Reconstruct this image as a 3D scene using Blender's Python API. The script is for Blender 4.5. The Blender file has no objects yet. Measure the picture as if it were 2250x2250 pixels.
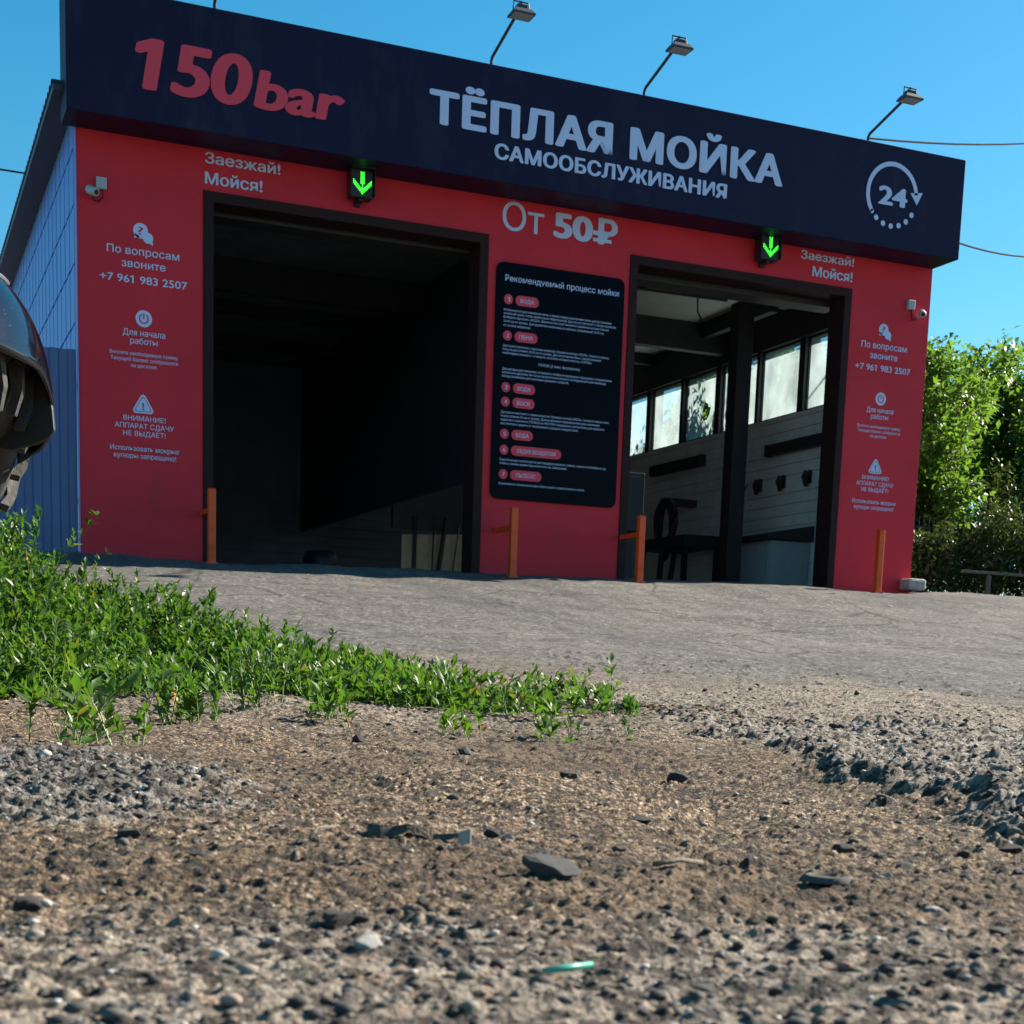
import bpy, bmesh, math, random
import numpy as np
from mathutils import Vector, Matrix
R_ = math.radians
sc = bpy.context.scene
COL = sc.collection
rng = np.random.default_rng(7); random.seed(7)

# ------------------------------------------------------------------ camera
cd = bpy.data.cameras.new('camera'); cam = bpy.data.objects.new('camera', cd); COL.objects.link(cam)
cam.location = (-1.8425, -15.7267, -1.1525)
cam.rotation_euler = (1.4152, -0.0328, -0.3935)
cd.sensor_width = 36; cd.sensor_fit = 'HORIZONTAL'; cd.lens = 3281/2250*36
cd.shift_x = 0.0; cd.shift_y = (2000-1125)/2250
cd.clip_start = 0.02; cd.clip_end = 2000
cd.dof.use_dof = True; cd.dof.focus_distance = 3.2; cd.dof.aperture_fstop = 27
sc.camera = cam

# ------------------------------------------------------------------ light
ELEV, AZ = 34.0, 8.0                      # sun behind the building, almost along its front
w = bpy.data.worlds.new('World'); sc.world = w; w.use_nodes = True
nt = w.node_tree; bg = nt.nodes['Background']
sky = nt.nodes.new('ShaderNodeTexSky'); sky.sky_type = 'NISHITA'; sky.sun_disc = False
sky.sun_elevation = R_(ELEV); sky.sun_rotation = R_(90-AZ)
sky.air_density = 1.0; sky.dust_density = 0.35; sky.ozone_density = 3.0; sky.altitude = 150
hs = nt.nodes.new('ShaderNodeHueSaturation'); hs.inputs['Saturation'].default_value = 1.38; hs.inputs['Hue'].default_value = 0.478; hs.inputs['Value'].default_value = 1.0
nt.links.new(sky.outputs[0], hs.inputs['Color']); nt.links.new(hs.outputs[0], bg.inputs[0]); bg.inputs[1].default_value = 0.058
sl = bpy.data.lights.new('sun', 'SUN'); sl.energy = 5.0; sl.angle = R_(0.5); sl.color = (1, .90, .76)
so = bpy.data.objects.new('sun', sl); COL.objects.link(so)
sd = Vector((math.cos(R_(ELEV))*math.cos(R_(AZ)), math.cos(R_(ELEV))*math.sin(R_(AZ)), math.sin(R_(ELEV))))
so.rotation_euler = sd.to_track_quat('Z', 'Y').to_euler(); so.location = (12, 5, 30)
sc.view_settings.view_transform = 'Standard'; sc.view_settings.look = 'None'
sc.view_settings.exposure = 1.5; sc.view_settings.gamma = 1

# ------------------------------------------------------------------ materials
def mat(name, col=(.5,.5,.5), rough=.6, metal=0., spec=.5, noise=0., nscale=6., bump=0., bscale=60., coat=0., emit=None, estr=0.):
    m = bpy.data.materials.new(name); m.use_nodes = True
    t = m.node_tree; b = t.nodes['Principled BSDF']
    b.inputs['Base Color'].default_value = (*col, 1); b.inputs['Roughness'].default_value = rough
    b.inputs['Metallic'].default_value = metal; b.inputs['Specular IOR Level'].default_value = spec
    b.inputs['Coat Weight'].default_value = coat
    if emit:
        b.inputs['Emission Color'].default_value = (*emit, 1); b.inputs['Emission Strength'].default_value = estr
    if noise or bump:
        tc = t.nodes.new('ShaderNodeTexCoord')
    if noise:
        n = t.nodes.new('ShaderNodeTexNoise'); n.inputs['Scale'].default_value = nscale; n.inputs['Detail'].default_value = 6
        n.inputs['Roughness'].default_value = .65
        r = t.nodes.new('ShaderNodeMapRange'); r.inputs['From Min'].default_value = .3; r.inputs['From Max'].default_value = .7
        r.inputs['To Min'].default_value = 1-noise; r.inputs['To Max'].default_value = 1+noise
        mx = t.nodes.new('ShaderNodeVectorMath'); mx.operation = 'SCALE'; mx.inputs[0].default_value = col
        t.links.new(tc.outputs['Object'], n.inputs['Vector']); t.links.new(n.outputs['Fac'], r.inputs['Value'])
        t.links.new(r.outputs[0], mx.inputs['Scale']); t.links.new(mx.outputs[0], b.inputs['Base Color'])
    if bump:
        n2 = t.nodes.new('ShaderNodeTexNoise'); n2.inputs['Scale'].default_value = bscale; n2.inputs['Detail'].default_value = 5
        bp = t.nodes.new('ShaderNodeBump'); bp.inputs['Strength'].default_value = bump; bp.inputs['Distance'].default_value = .01
        t.links.new(tc.outputs['Object'], n2.inputs['Vector']); t.links.new(n2.outputs['Fac'], bp.inputs['Height'])
        t.links.new(bp.outputs[0], b.inputs['Normal'])
    return m

def leaf_mat(name, c1, c2, trans=(.22,.34,.03), rough=.45, tw=.45, brown=0.):
    m = bpy.data.materials.new(name); m.use_nodes = True
    t = m.node_tree; b = t.nodes['Principled BSDF']; out = t.nodes['Material Output']
    a = t.nodes.new('ShaderNodeAttribute'); a.attribute_name = 'tint'
    cr = t.nodes.new('ShaderNodeValToRGB'); cr.color_ramp.elements[0].color = (*c1,1); cr.color_ramp.elements[1].color = (*c2,1)
    cr.color_ramp.elements[1].position = .97 if brown else 1.
    if brown:
        e = cr.color_ramp.elements.new(1.); e.color = (.45,.2,.03,1)
    t.links.new(a.outputs['Fac'], cr.inputs[0]); t.links.new(cr.outputs[0], b.inputs['Base Color'])
    b.inputs['Roughness'].default_value = rough
    tr = t.nodes.new('ShaderNodeBsdfTranslucent')
    mul = t.nodes.new('ShaderNodeMixRGB'); mul.blend_type = 'MIX'; mul.inputs[0].default_value = .75; mul.inputs[2].default_value = (*trans,1)
    t.links.new(cr.outputs[0], mul.inputs[1]); t.links.new(mul.outputs[0], tr.inputs[0])
    mx = t.nodes.new('ShaderNodeMixShader'); mx.inputs[0].default_value = tw
    t.links.new(b.outputs[0], mx.inputs[1]); t.links.new(tr.outputs[0], mx.inputs[2]); t.links.new(mx.outputs[0], out.inputs['Surface'])
    return m

M = dict(
 red = mat('red_paint', (.61,.032,.048), .55, spec=.15, noise=.10, nscale=.9),
 navy = mat('navy_panel', (.011,.009,.036), .5, spec=.15, noise=.1, nscale=1.),
 black_gloss = mat('black_board', (.003,.003,.007), .22, spec=.05),
 white_film = mat('pale_film', (.54,.62,.86), .5, spec=.2),
 red_film = mat('red_film', (.74,.065,.10), .5, spec=.2),
 brown = mat('brown_frame', (.028,.011,.011), .6, spec=.15, noise=.15, nscale=5),
 orange = mat('orange_paint', (.74,.075,.005), .5, noise=.2, nscale=9, bump=.2, bscale=40),
 blackmetal = mat('black_metal', (.015,.015,.017), .5, noise=.2),
 greymetal = mat('grey_metal', (.06,.06,.07), .5, .3, noise=.15),
 steel = mat('dark_steel', (.03,.032,.035), .55, .2, noise=.2),
 clad = mat('pale_cladding', (.76,.77,.77), .5, noise=.12, nscale=3),
 ceil = mat('ceiling_sheet', (.6,.62,.58), .55, noise=.1, nscale=2),
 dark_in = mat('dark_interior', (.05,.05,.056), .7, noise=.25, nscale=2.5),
 side = mat('blue_white_sheet', (.13,.28,.70), .42, .15, noise=.1, nscale=1.2),
 fence = mat('fence_sheet', (.07,.115,.25), .45, .1, noise=.12, nscale=1.5),
 roof = mat('roof_sheet', (.05,.05,.055), .5, .2),
 box = mat('white_plastic', (.36,.40,.42), .45, noise=.08, nscale=20),
 lens = mat('dark_lens', (.004,.004,.004), .08),
 led = mat('green_led', (.02,.5,.03), .4, emit=(.06,1.,.05), estr=.7),
 rubber = mat('tyre_rubber', (.032,.031,.029), .75, noise=.4, nscale=40, bump=.3, bscale=90),
 fender = mat('black_gloss_plastic', (.004,.005,.010), .09, spec=.5),
 chrome = mat('pale_trim', (.5,.52,.56), .2, .8),
 tan = mat('tan_tarp', (.70,.54,.38), .7, noise=.2, nscale=3),
 concrete = mat('concrete', (.32,.31,.29), .9, noise=.25, nscale=12, bump=.5, bscale=60),
 wood = mat('weathered_wood', (.12,.095,.07), .85, noise=.3, nscale=20, bump=.4, bscale=50),
 chip = mat('dark_bark', (.07,.055,.04), .9, noise=.4, nscale=60, bump=.6, bscale=150),
 teal = mat('teal_plastic', (.03,.30,.22), .4),
 paper = mat('dirty_paper', (.30,.285,.25), .8, noise=.1, nscale=30),
 cap = mat('bottle_cap_metal', (.09,.085,.075), .85, .0, spec=.1, noise=.3, nscale=80),
 bark = mat('bark', (.09,.07,.05), .9, noise=.3, nscale=10, bump=.6, bscale=25),
 stem = mat('green_stem', (.10,.16,.04), .6),
 cable = mat('cable', (.015,.017,.02), .9, spec=.05),
 chest = mat('ribbed_plastic', (.35,.38,.40), .55, noise=.1),
 stone_d = mat('dark_stone', (.038,.036,.034), .85, noise=.4, nscale=90, bump=.6, bscale=250),
 stone_g = mat('grey_stone', (.075,.072,.068), .85, noise=.35, nscale=90, bump=.6, bscale=250),
 stone_w = mat('pale_stone', (.36,.35,.33), .85, noise=.25, nscale=90, bump=.6, bscale=250),
 stone_b = mat('brown_stone', (.13,.09,.065), .85, noise=.35, nscale=90, bump=.6, bscale=250),
 leaf = leaf_mat('weed_leaf', (.012,.048,.006), (.075,.165,.018), trans=(.11,.24,.014), tw=.42, brown=1.),
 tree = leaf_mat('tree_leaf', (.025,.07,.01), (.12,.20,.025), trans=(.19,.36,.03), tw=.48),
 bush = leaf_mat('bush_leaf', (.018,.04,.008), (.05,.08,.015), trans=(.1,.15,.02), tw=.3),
)
def scuffs(m, scale, dark, lo=.60, hi=.72, amt=.5, stretch=(1,1,1)):
    t = m.node_tree; b = t.nodes['Principled BSDF']; src = b.inputs['Base Color'].links[0].from_socket
    tc = t.nodes.new('ShaderNodeTexCoord'); mp = t.nodes.new('ShaderNodeMapping'); mp.inputs['Scale'].default_value = stretch
    n = t.nodes.new('ShaderNodeTexNoise'); n.inputs['Scale'].default_value = scale; n.inputs['Detail'].default_value = 8; n.inputs['Roughness'].default_value = .7
    r = t.nodes.new('ShaderNodeMapRange'); r.inputs['From Min'].default_value = lo; r.inputs['From Max'].default_value = hi; r.inputs['To Max'].default_value = amt
    mx = t.nodes.new('ShaderNodeMixRGB'); mx.inputs[2].default_value = (*dark,1)
    t.links.new(tc.outputs['Object'], mp.inputs['Vector']); t.links.new(mp.outputs[0], n.inputs['Vector']); t.links.new(n.outputs['Fac'], r.inputs['Value'])
    t.links.new(r.outputs[0], mx.inputs[0]); t.links.new(src, mx.inputs[1]); t.links.new(mx.outputs[0], b.inputs['Base Color'])
scuffs(M['red'], 2.2, (.22,.05,.05), .58, .75, .35, (1,1,.22)); scuffs(M['red'], 9., (.10,.03,.03), .68, .74, .4)
scuffs(M['orange'], 14., (.12,.06,.035), .60, .66, .8); scuffs(M['navy'], 3., (.03,.034,.06), .52, .75, .6, (1,1,.35))
# dusty fender speckle
def speckle(m, scale, col=(.4,.38,.33), thr=.66):
    t = m.node_tree; b = t.nodes['Principled BSDF']; tc = t.nodes.new('ShaderNodeTexCoord')
    n = t.nodes.new('ShaderNodeTexNoise'); n.inputs['Scale'].default_value = scale; n.inputs['Detail'].default_value = 3
    r = t.nodes.new('ShaderNodeMapRange'); r.inputs['From Min'].default_value = thr; r.inputs['From Max'].default_value = thr+.06
    mx = t.nodes.new('ShaderNodeMixRGB'); mx.inputs[1].default_value = b.inputs['Base Color'].default_value; mx.inputs[2].default_value = (*col,1)
    rr = t.nodes.new('ShaderNodeMapRange'); rr.inputs['To Min'].default_value = b.inputs['Roughness'].default_value; rr.inputs['To Max'].default_value = .8
    t.links.new(tc.outputs['Object'], n.inputs['Vector']); t.links.new(n.outputs['Fac'], r.inputs['Value'])
    t.links.new(r.outputs[0], mx.inputs[0]); t.links.new(mx.outputs[0], b.inputs['Base Color'])
    t.links.new(r.outputs[0], rr.inputs['Value']); t.links.new(rr.outputs[0], b.inputs['Roughness'])
speckle(M['fender'], 230., col=(.16,.15,.13), thr=.69)

def glass_mat():
    m = bpy.data.materials.new('dusty_pane'); m.use_nodes = True
    t = m.node_tree; out = t.nodes['Material Output']; t.nodes.remove(t.nodes['Principled BSDF'])
    tc = t.nodes.new('ShaderNodeTexCoord'); n = t.nodes.new('ShaderNodeTexNoise'); n.inputs['Scale'].default_value = 2.2; n.inputs['Detail'].default_value = 6
    t.links.new(tc.outputs['Object'], n.inputs['Vector'])
    r = t.nodes.new('ShaderNodeMapRange'); r.inputs['From Min'].default_value = .3; r.inputs['From Max'].default_value = .7
    r.inputs['To Min'].default_value = .35; r.inputs['To Max'].default_value = .72
    t.links.new(n.outputs['Fac'], r.inputs['Value'])
    a = t.nodes.new('ShaderNodeBsdfTransparent'); a.inputs[0].default_value = (.72,.80,.80,1)
    tr = t.nodes.new('ShaderNodeBsdfTranslucent'); tr.inputs[0].default_value = (.30,.38,.40,1)
    mx = t.nodes.new('ShaderNodeMixShader')
    t.links.new(r.outputs[0], mx.inputs[0]); t.links.new(a.outputs[0], mx.inputs[1]); t.links.new(tr.outputs[0], mx.inputs[2])
    t.links.new(mx.outputs[0], out.inputs['Surface'])
    return m
M['pane'] = glass_mat()

# ------------------------------------------------------------------ object helpers
LOC = {}
def tag(o, label=None, cat=None, group=None, kind=None):
    if label: o['label'] = label
    if cat: o['category'] = cat
    if group: o['group'] = group
    if kind: o['kind'] = kind
    return o
def thing(name, label, cat, loc=(0,0,0), group=None, rot=None):
    o = bpy.data.objects.new(name, None); COL.objects.link(o); o.location = loc
    o.empty_display_size = .1
    if rot: o.rotation_euler = rot
    LOC[o.name] = Vector(loc)
    return tag(o, label, cat, group)
class MB:
    def __init__(s): s.v = []; s.f = []
    def add(s, vs, fs):
        n = len(s.v); s.v += [tuple(v) for v in vs]; s.f += [tuple(i+n for i in f) for f in fs]; return s
    def box(s, a, b):
        (x0,y0,z0),(x1,y1,z1) = a, b
        return s.add([(x0,y0,z0),(x1,y0,z0),(x1,y1,z0),(x0,y1,z0),(x0,y0,z1),(x1,y0,z1),(x1,y1,z1),(x0,y1,z1)],
                     [(0,3,2,1),(4,5,6,7),(0,1,5,4),(1,2,6,5),(2,3,7,6),(3,0,4,7)])
    def prism(s, pts, y0, y1, axis=1):
        n = len(pts)
        def P(p, d): return (p[0], d, p[1]) if axis == 1 else ((d, p[0], p[1]) if axis == 0 else (p[0], p[1], d))
        vs = [P(p, y0) for p in pts]+[P(p, y1) for p in pts]
        fs = [tuple(range(n)), tuple(range(2*n-1, n-1, -1))]+[(i, n+i, n+(i+1) % n, (i+1) % n) for i in range(n)]
        return s.add(vs, fs)
    def tube(s, path, r, n=8, cap=True):
        path = [Vector(p) for p in path]; k = len(path); rr = r if isinstance(r, (list, tuple)) else [r]*k
        base = len(s.v); up = Vector((.03,.05,1)); 
        for i, p in enumerate(path):
            d = (path[min(i+1,k-1)]-path[max(i-1,0)]).normalized()
            a = d.cross(up)
            if a.length < .05: a = d.cross(Vector((1,0,0)))
            a.normalize(); b = d.cross(a)
            for j in range(n):
                t = 2*math.pi*j/n; s.v.append(tuple(p+(a*math.cos(t)+b*math.sin(t))*rr[i]))
        for i in range(k-1):
            for j in range(n):
                s.f.append((base+i*n+j, base+i*n+(j+1) % n, base+(i+1)*n+(j+1) % n, base+(i+1)*n+j))
        if cap:
            s.f.append(tuple(base+j for j in reversed(range(n)))); s.f.append(tuple(base+(k-1)*n+j for j in range(n)))
        return s
    def xform(s, mtx):
        s.v = [tuple(mtx @ Vector(v)) for v in s.v]; return s
def link_mesh(name, me, m, parent=None, world=True, smooth=False, bevel=0., segs=2):
    o = bpy.data.objects.new(name, me); COL.objects.link(o)
    if parent is not None:
        o.parent = parent
    if m: me.materials.append(m)
    if bevel or True:
        bm = bmesh.new(); bm.from_mesh(me)
        bmesh.ops.recalc_face_normals(bm, faces=bm.faces)
        if bevel:
            es = [e for e in bm.edges if len(e.link_faces) == 2 and e.calc_face_angle(0) > .5]
            bmesh.ops.bevel(bm, geom=es, offset=bevel, segments=segs, profile=.5, affect='EDGES')
        bm.to_mesh(me); bm.free()
    if smooth:
        me.polygons.foreach_set('use_smooth', [True]*len(me.polygons))
    return o
def root_of(o):
    p = Vector((0,0,0))
    while o is not None:
        p = p + LOC.get(o.name, Vector((0,0,0))); o = o.parent
    return p
def part(name, mb, m, parent=None, smooth=False, bevel=0., segs=2):
    """mesh from world coordinates, stored relative to its thing"""
    off = root_of(parent) if parent is not None else Vector((0,0,0))
    me = bpy.data.meshes.new(name)
    me.from_pydata([(v[0]-off.x, v[1]-off.y, v[2]-off.z) for v in mb.v], [], mb.f); me.update()
    return link_mesh(name, me, m, parent, smooth=smooth, bevel=bevel, segs=segs)
def solo(name, mb, m, label, cat, group=None, smooth=False, bevel=0., kind=None, loc=None):
    if loc is None:
        a = np.array(mb.v); loc = (a[:,0].mean(), a[:,1].mean(), a[:,2].min())
    me = bpy.data.meshes.new(name)
    me.from_pydata([(v[0]-loc[0], v[1]-loc[1], v[2]-loc[2]) for v in mb.v], [], mb.f); me.update()
    o = link_mesh(name, me, m, None, smooth=smooth, bevel=bevel); o.location = loc
    return tag(o, label, cat, group, kind)
def copy_tree(o, dx, parent=None):
    c = o.copy(); COL.objects.link(c)
    if parent is None: c.location = Vector(o.location)+Vector(dx)
    else:
        c.parent = parent; c.matrix_parent_inverse = o.matrix_parent_inverse.copy()
    for ch in list(o.children): copy_tree(ch, dx, c)
    return c
def np_mesh(name, V, F, m, smooth=False, tint=None):
    """V (n,3), F (k,3|4) arrays"""
    me = bpy.data.meshes.new(name); V = np.asarray(V, np.float32); F = np.asarray(F, np.int32)
    me.vertices.add(len(V)); me.vertices.foreach_set('co', V.ravel())
    k = F.shape[1]
    me.loops.add(F.size); me.loops.foreach_set('vertex_index', F.ravel())
    me.polygons.add(len(F)); me.polygons.foreach_set('loop_start', np.arange(0, F.size, k, dtype=np.int32))
    me.polygons.foreach_set('loop_total', np.full(len(F), k, np.int32))
    if smooth: me.polygons.foreach_set('use_smooth', np.ones(len(F), bool))
    me.update(calc_edges=True)
    if tint is not None:
        at = me.attributes.new('tint', 'FLOAT', 'FACE'); at.data.foreach_set('value', np.asarray(tint, np.float32))
    if m: me.materials.append(m)
    return me

# ------------------------------------------------------------------ ground
CAMX, CAMY = -1.8425, -15.7267
_GY = np.array([-60,-14.5,-13,-12,-10.5,-9,-7,-5,-3,-1.5,-.5,0,.6])
_GZ = np.array([-1.27,-1.27,-1.255,-1.24,-1.19,-1.115,-.965,-.74,-.46,-.225,-.085,-.01,.0])
def sstep(a, b, x):
    t = np.clip((x-a)/(b-a), 0, 1); return t*t*(3-2*t)
def ground0(x, y):
    x = np.asarray(x, float); y = np.asarray(y, float)
    z = sum(np.interp(y+o, _GY, _GZ)*w_ for o, w_ in ((-.35,.25),(0,.5),(.35,.25)))
    z = z+.0165*(np.clip(x,-15,25)-4.45)*np.clip((y+11)/10.5, 0, 1)
    z = z+.10*sstep(.0, 1.2, -.3-(x+1.9))*sstep(-14.2,-12.2,y)*(1-sstep(-7.5,-5,y))
    return z
def hash2(i, j, s=0):
    h = (i.astype(np.int64)*374761393+j.astype(np.int64)*668265263+s*974634277) & 0x7fffffff
    h = ((h ^ (h >> 13))*1274126177) & 0x7fffffff
    return ((h ^ (h >> 16)) & 0xffff)/65535.
def vnoise(x, y, s=0):
    i = np.floor(x); j = np.floor(y); fx = x-i; fy = y-j
    u = fx*fx*fx*(fx*(fx*6-15)+10); v = fy*fy*fy*(fy*(fy*6-15)+10)
    a = hash2(i,j,s); b = hash2(i+1,j,s); c = hash2(i,j+1,s); d = hash2(i+1,j+1,s)
    return (a+(b-a)*u+(c-a)*v+(a-b-c+d)*u*v)*2-1
def fbm(x, y, s=0, o=4, g=.5):
    r = 0; a = 1
    for k in range(o):
        c, sn = math.cos(k*1.3), math.sin(k*1.3)
        r = r+a*vnoise(c*x-sn*y+k*17.3, sn*x+c*y-k*9.1, s+k); x = x*2.03; y = y*2.03; a *= g
    return r
def pebbles(x, y, cell, dens, s=0):
    """rounded bumps scattered one per cell; returns 0..1 dome height"""
    gx = x/cell; gy = y/cell; i = np.floor(gx); j = np.floor(gy); best = np.zeros_like(x)
    for di in (-1,0,1):
        for dj in (-1,0,1):
            a = i+di; b = j+dj
            px = a+.15+.7*hash2(a,b,s+1); py = b+.15+.7*hash2(a,b,s+2); r = .22+.4*hash2(a,b,s+3)**2
            an = hash2(a,b,s+5)*3.14; ca, sa = np.cos(an), np.sin(an); el = .6+.4*hash2(a,b,s+6)
            dx = gx-px; dy = gy-py; ux = (ca*dx+sa*dy); uy = (-sa*dx+ca*dy)/el
            t = 1-(ux*ux+uy*uy)/(r*r)
            hgt = np.where((t > 0) & (hash2(a,b,s+4) < dens), np.minimum(np.sqrt(np.maximum(t,0))*1.25,1.)*r*1.6, 0)
            best = np.maximum(best, hgt)
    return best*cell
RIDGE = np.array([(-.1,-12.3),(-.263,-12.886),(-.521,-13.655),(-.703,-14.106),(-.809,-14.386),(-.98,-14.76),(-1.25,-15.25)])
def ridge_dist(x, y):
    """signed distance to the broken edge on the right, + on its right"""
    best = np.full_like(x, 1e9); sg = np.zeros_like(x)
    for a, b in zip(RIDGE[:-1], RIDGE[1:]):
        d = b-a; L = d@d; t = np.clip(((x-a[0])*d[0]+(y-a[1])*d[1])/L, 0, 1)
        qx = x-(a[0]+t*d[0]); qy = y-(a[1]+t*d[1]); q = np.hypot(qx,qy)
        s = np.sign(d[0]*qy-d[1]*qx); m_ = q < best; best = np.where(m_, q, best); sg = np.where(m_, s, sg)
    return best*sg
def masks(x, y):
    D = np.hypot(x-CAMX, y-CAMY)
    n1 = fbm(x*1.1, y*1.1, 3, 3)
    asph = sstep(6.2, 8.2, D+n1*1.0+.25*fbm(x*5,y*5,8,3)+.25*(x-1))
    rd = ridge_dist(x, y)+.05*fbm(x*9,y*9,21,4,.6)
    ridge = sstep(-.01,.06,rd)*(1-sstep(.7,2.0,rd))*(1-asph)*(1-sstep(3.2,5.,D))
    gx, gy = x+1.66, y+14.22
    blob = np.clip(1-np.sqrt((gx/.17)**2+(gy/.42)**2)+.35*fbm(x*12,y*12,31,3), 0, 1)
    blob = sstep(.0,.45,blob)
    crust = (1-sstep(.62,.80,D+.07*fbm(x*9,y*9,41,3)))
    far = sstep(2.3,3.6,D+.5*n1)*(1-asph)
    grav = np.clip(np.maximum.reduce([ridge*.95, blob, crust*.6, far*.6]),0,1)
    return D, asph, grav, ridge, blob, crust
def ground_z(x, y, fine=True):
    x = np.asarray(x,float); y = np.asarray(y,float)
    D, asph, grav, ridge, blob, crust = masks(x, y)
    near = 1-sstep(14,30,D)
    z = ground0(x, y)
    z = z+near*(.025*fbm(x*.7,y*.7,1,3)*(asph*.9+.1)+.012*fbm(x*3.1,y*3.1,5,3)*(1-.6*asph)*sstep(.5,2.,D)+.004*fbm(x*3.1,y*3.1,5,3))
    z = z+ridge*(.015+.004*fbm(x*7,y*7,51,3,.45)+.0014*fbm(x*50,y*50,53,2))+blob*(.005+.0018*fbm(x*20,y*20,61,3,.45)+.0010*fbm(x*100,y*100,63,2))
    # wheel ruts and tread print across the sand
    tr = (x+1.33)*.80-(y+14.5)*(-.60)          # across
    al = (x+1.33)*(-.60)*-1+(y+14.5)*.80
    ctr = x-(-1.305+.45*(y+14.84))
    rut = np.exp(-(ctr/.06)**4)*sstep(-15.2,-15.0,y)*(1-sstep(-14.1,-13.4,y))
    z = z-rut*.005+rut*.0038*np.sin((y-.1*x)*2*np.pi/.032+2*fbm(x*9,y*9,71,2))*(1-ridge)
    rough = .15+.85*grav
    z = z+(1-asph)*(.0026*fbm(x*38,y*38,81,4,.6)*(.6+rough*.6-.65*crust)+.0018*fbm(x*150,y*150,91,2))+asph*near*.004*fbm(x*14,y*14,83,3)
    if fine:
        z = z+pebbles(x,y,.0065,.50,101)*(.28+.22*grav-.26*crust)*(1-asph)
        z = z+pebbles(x,y,.014,.30,111)*(.06+.30*grav-.16*crust-.10*np.maximum(ridge,blob))*(1-asph)
        z = z+pebbles(x,y,.034,.30,121)*(.02+.22*np.maximum(ridge*.7,blob*.2)+.3*grav*sstep(2,4,D))*(1-asph)*(1-.9*crust)
        z = z+pebbles(x,y,.05,.30,131)*.35*asph*(1-sstep(8,11,D))
    return z

def build_ground():
    fwd = math.radians(22.54)
    a_in = np.linspace(-R_(20.5), R_(20.5), 780); a_out = np.linspace(R_(20.5), 2*math.pi-R_(20.5), 110)[1:-1]
    ang = np.concatenate([a_in, a_out])+fwd
    r = np.concatenate([np.geomspace(.12,.40,25,endpoint=False), np.geomspace(.40,6.,1020,endpoint=False), np.geomspace(6.,18.5,260,endpoint=False), np.geomspace(18.5,600,40)])
    A, Rr = np.meshgrid(ang, r); X = CAMX+np.sin(A)*Rr; Y = CAMY+np.cos(A)*Rr
    sh = X.shape
    Z = ground_z(X.ravel(), Y.ravel()).reshape(sh)
    D, asph, grav, ridge, blob, crust = [m_.reshape(sh) for m_ in masks(X.ravel(), Y.ravel())]
    fr = np.interp(X, [-3,-1.79,-1.57,-1.37,-1.05,-.87,-.63,0.05,.3], [-12.3,-12.12,-11.7,-11.4,-11.05,-11.3,-11.9,-11.9,-11.7])
    dd = Y-fr+.25*fbm(X*4,Y*4,141,3); humus = np.where(dd > 0, 1, np.exp(-(dd/.55)**2))*(1-sstep(0,.35,X))*(1-asph)*.95
    na, nr = len(ang), len(r)
    idx = np.arange(na*nr).reshape(nr, na)
    nxt = np.roll(idx, -1, axis=1)
    F = np.stack([idx[:-1], idx[1:], nxt[1:], nxt[:-1]], -1).reshape(-1, 4)
    V = np.stack([X, Y, Z], -1).reshape(-1, 3)
    fa = asph.ravel()[F].mean(1) > .5
    for nm, sel in (('dirt_ground', ~fa), ('asphalt_yard', fa)):
        f = F[sel]; u, inv = np.unique(f.ravel(), return_inverse=True)
        VV = V[u]; FF = inv.reshape(-1, 4)
        if nm == 'dirt_ground':               # close the little hole under the phone
            k = len(VV); ring = inv.reshape(-1,4); first = np.searchsorted(u, idx[0])
            VV = np.vstack([VV, [[CAMX, CAMY, float(ground_z(np.array([CAMX+.01]),np.array([CAMY]))[0])]]])
            c = np.full(na, k); FF = np.vstack([FF, np.stack([first, np.roll(first,-1), c, c], -1)]) if False else FF
        me = np_mesh(nm, VV, FF, M['ground'], smooth=True)
        for an, arr in (('asph', asph), ('grav', grav), ('humus', humus), ('ridge', np.maximum(ridge*.35, blob))):
            at = me.attributes.new(an, 'FLOAT', 'POINT'); vals = arr.ravel()[u]
            if len(VV) > len(u): vals = np.append(vals, [1]*(len(VV)-len(u)))
            at.data.foreach_set('value', vals.astype(np.float32))
        o = bpy.data.objects.new(nm, me); COL.objects.link(o); o['kind'] = 'structure'

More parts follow.
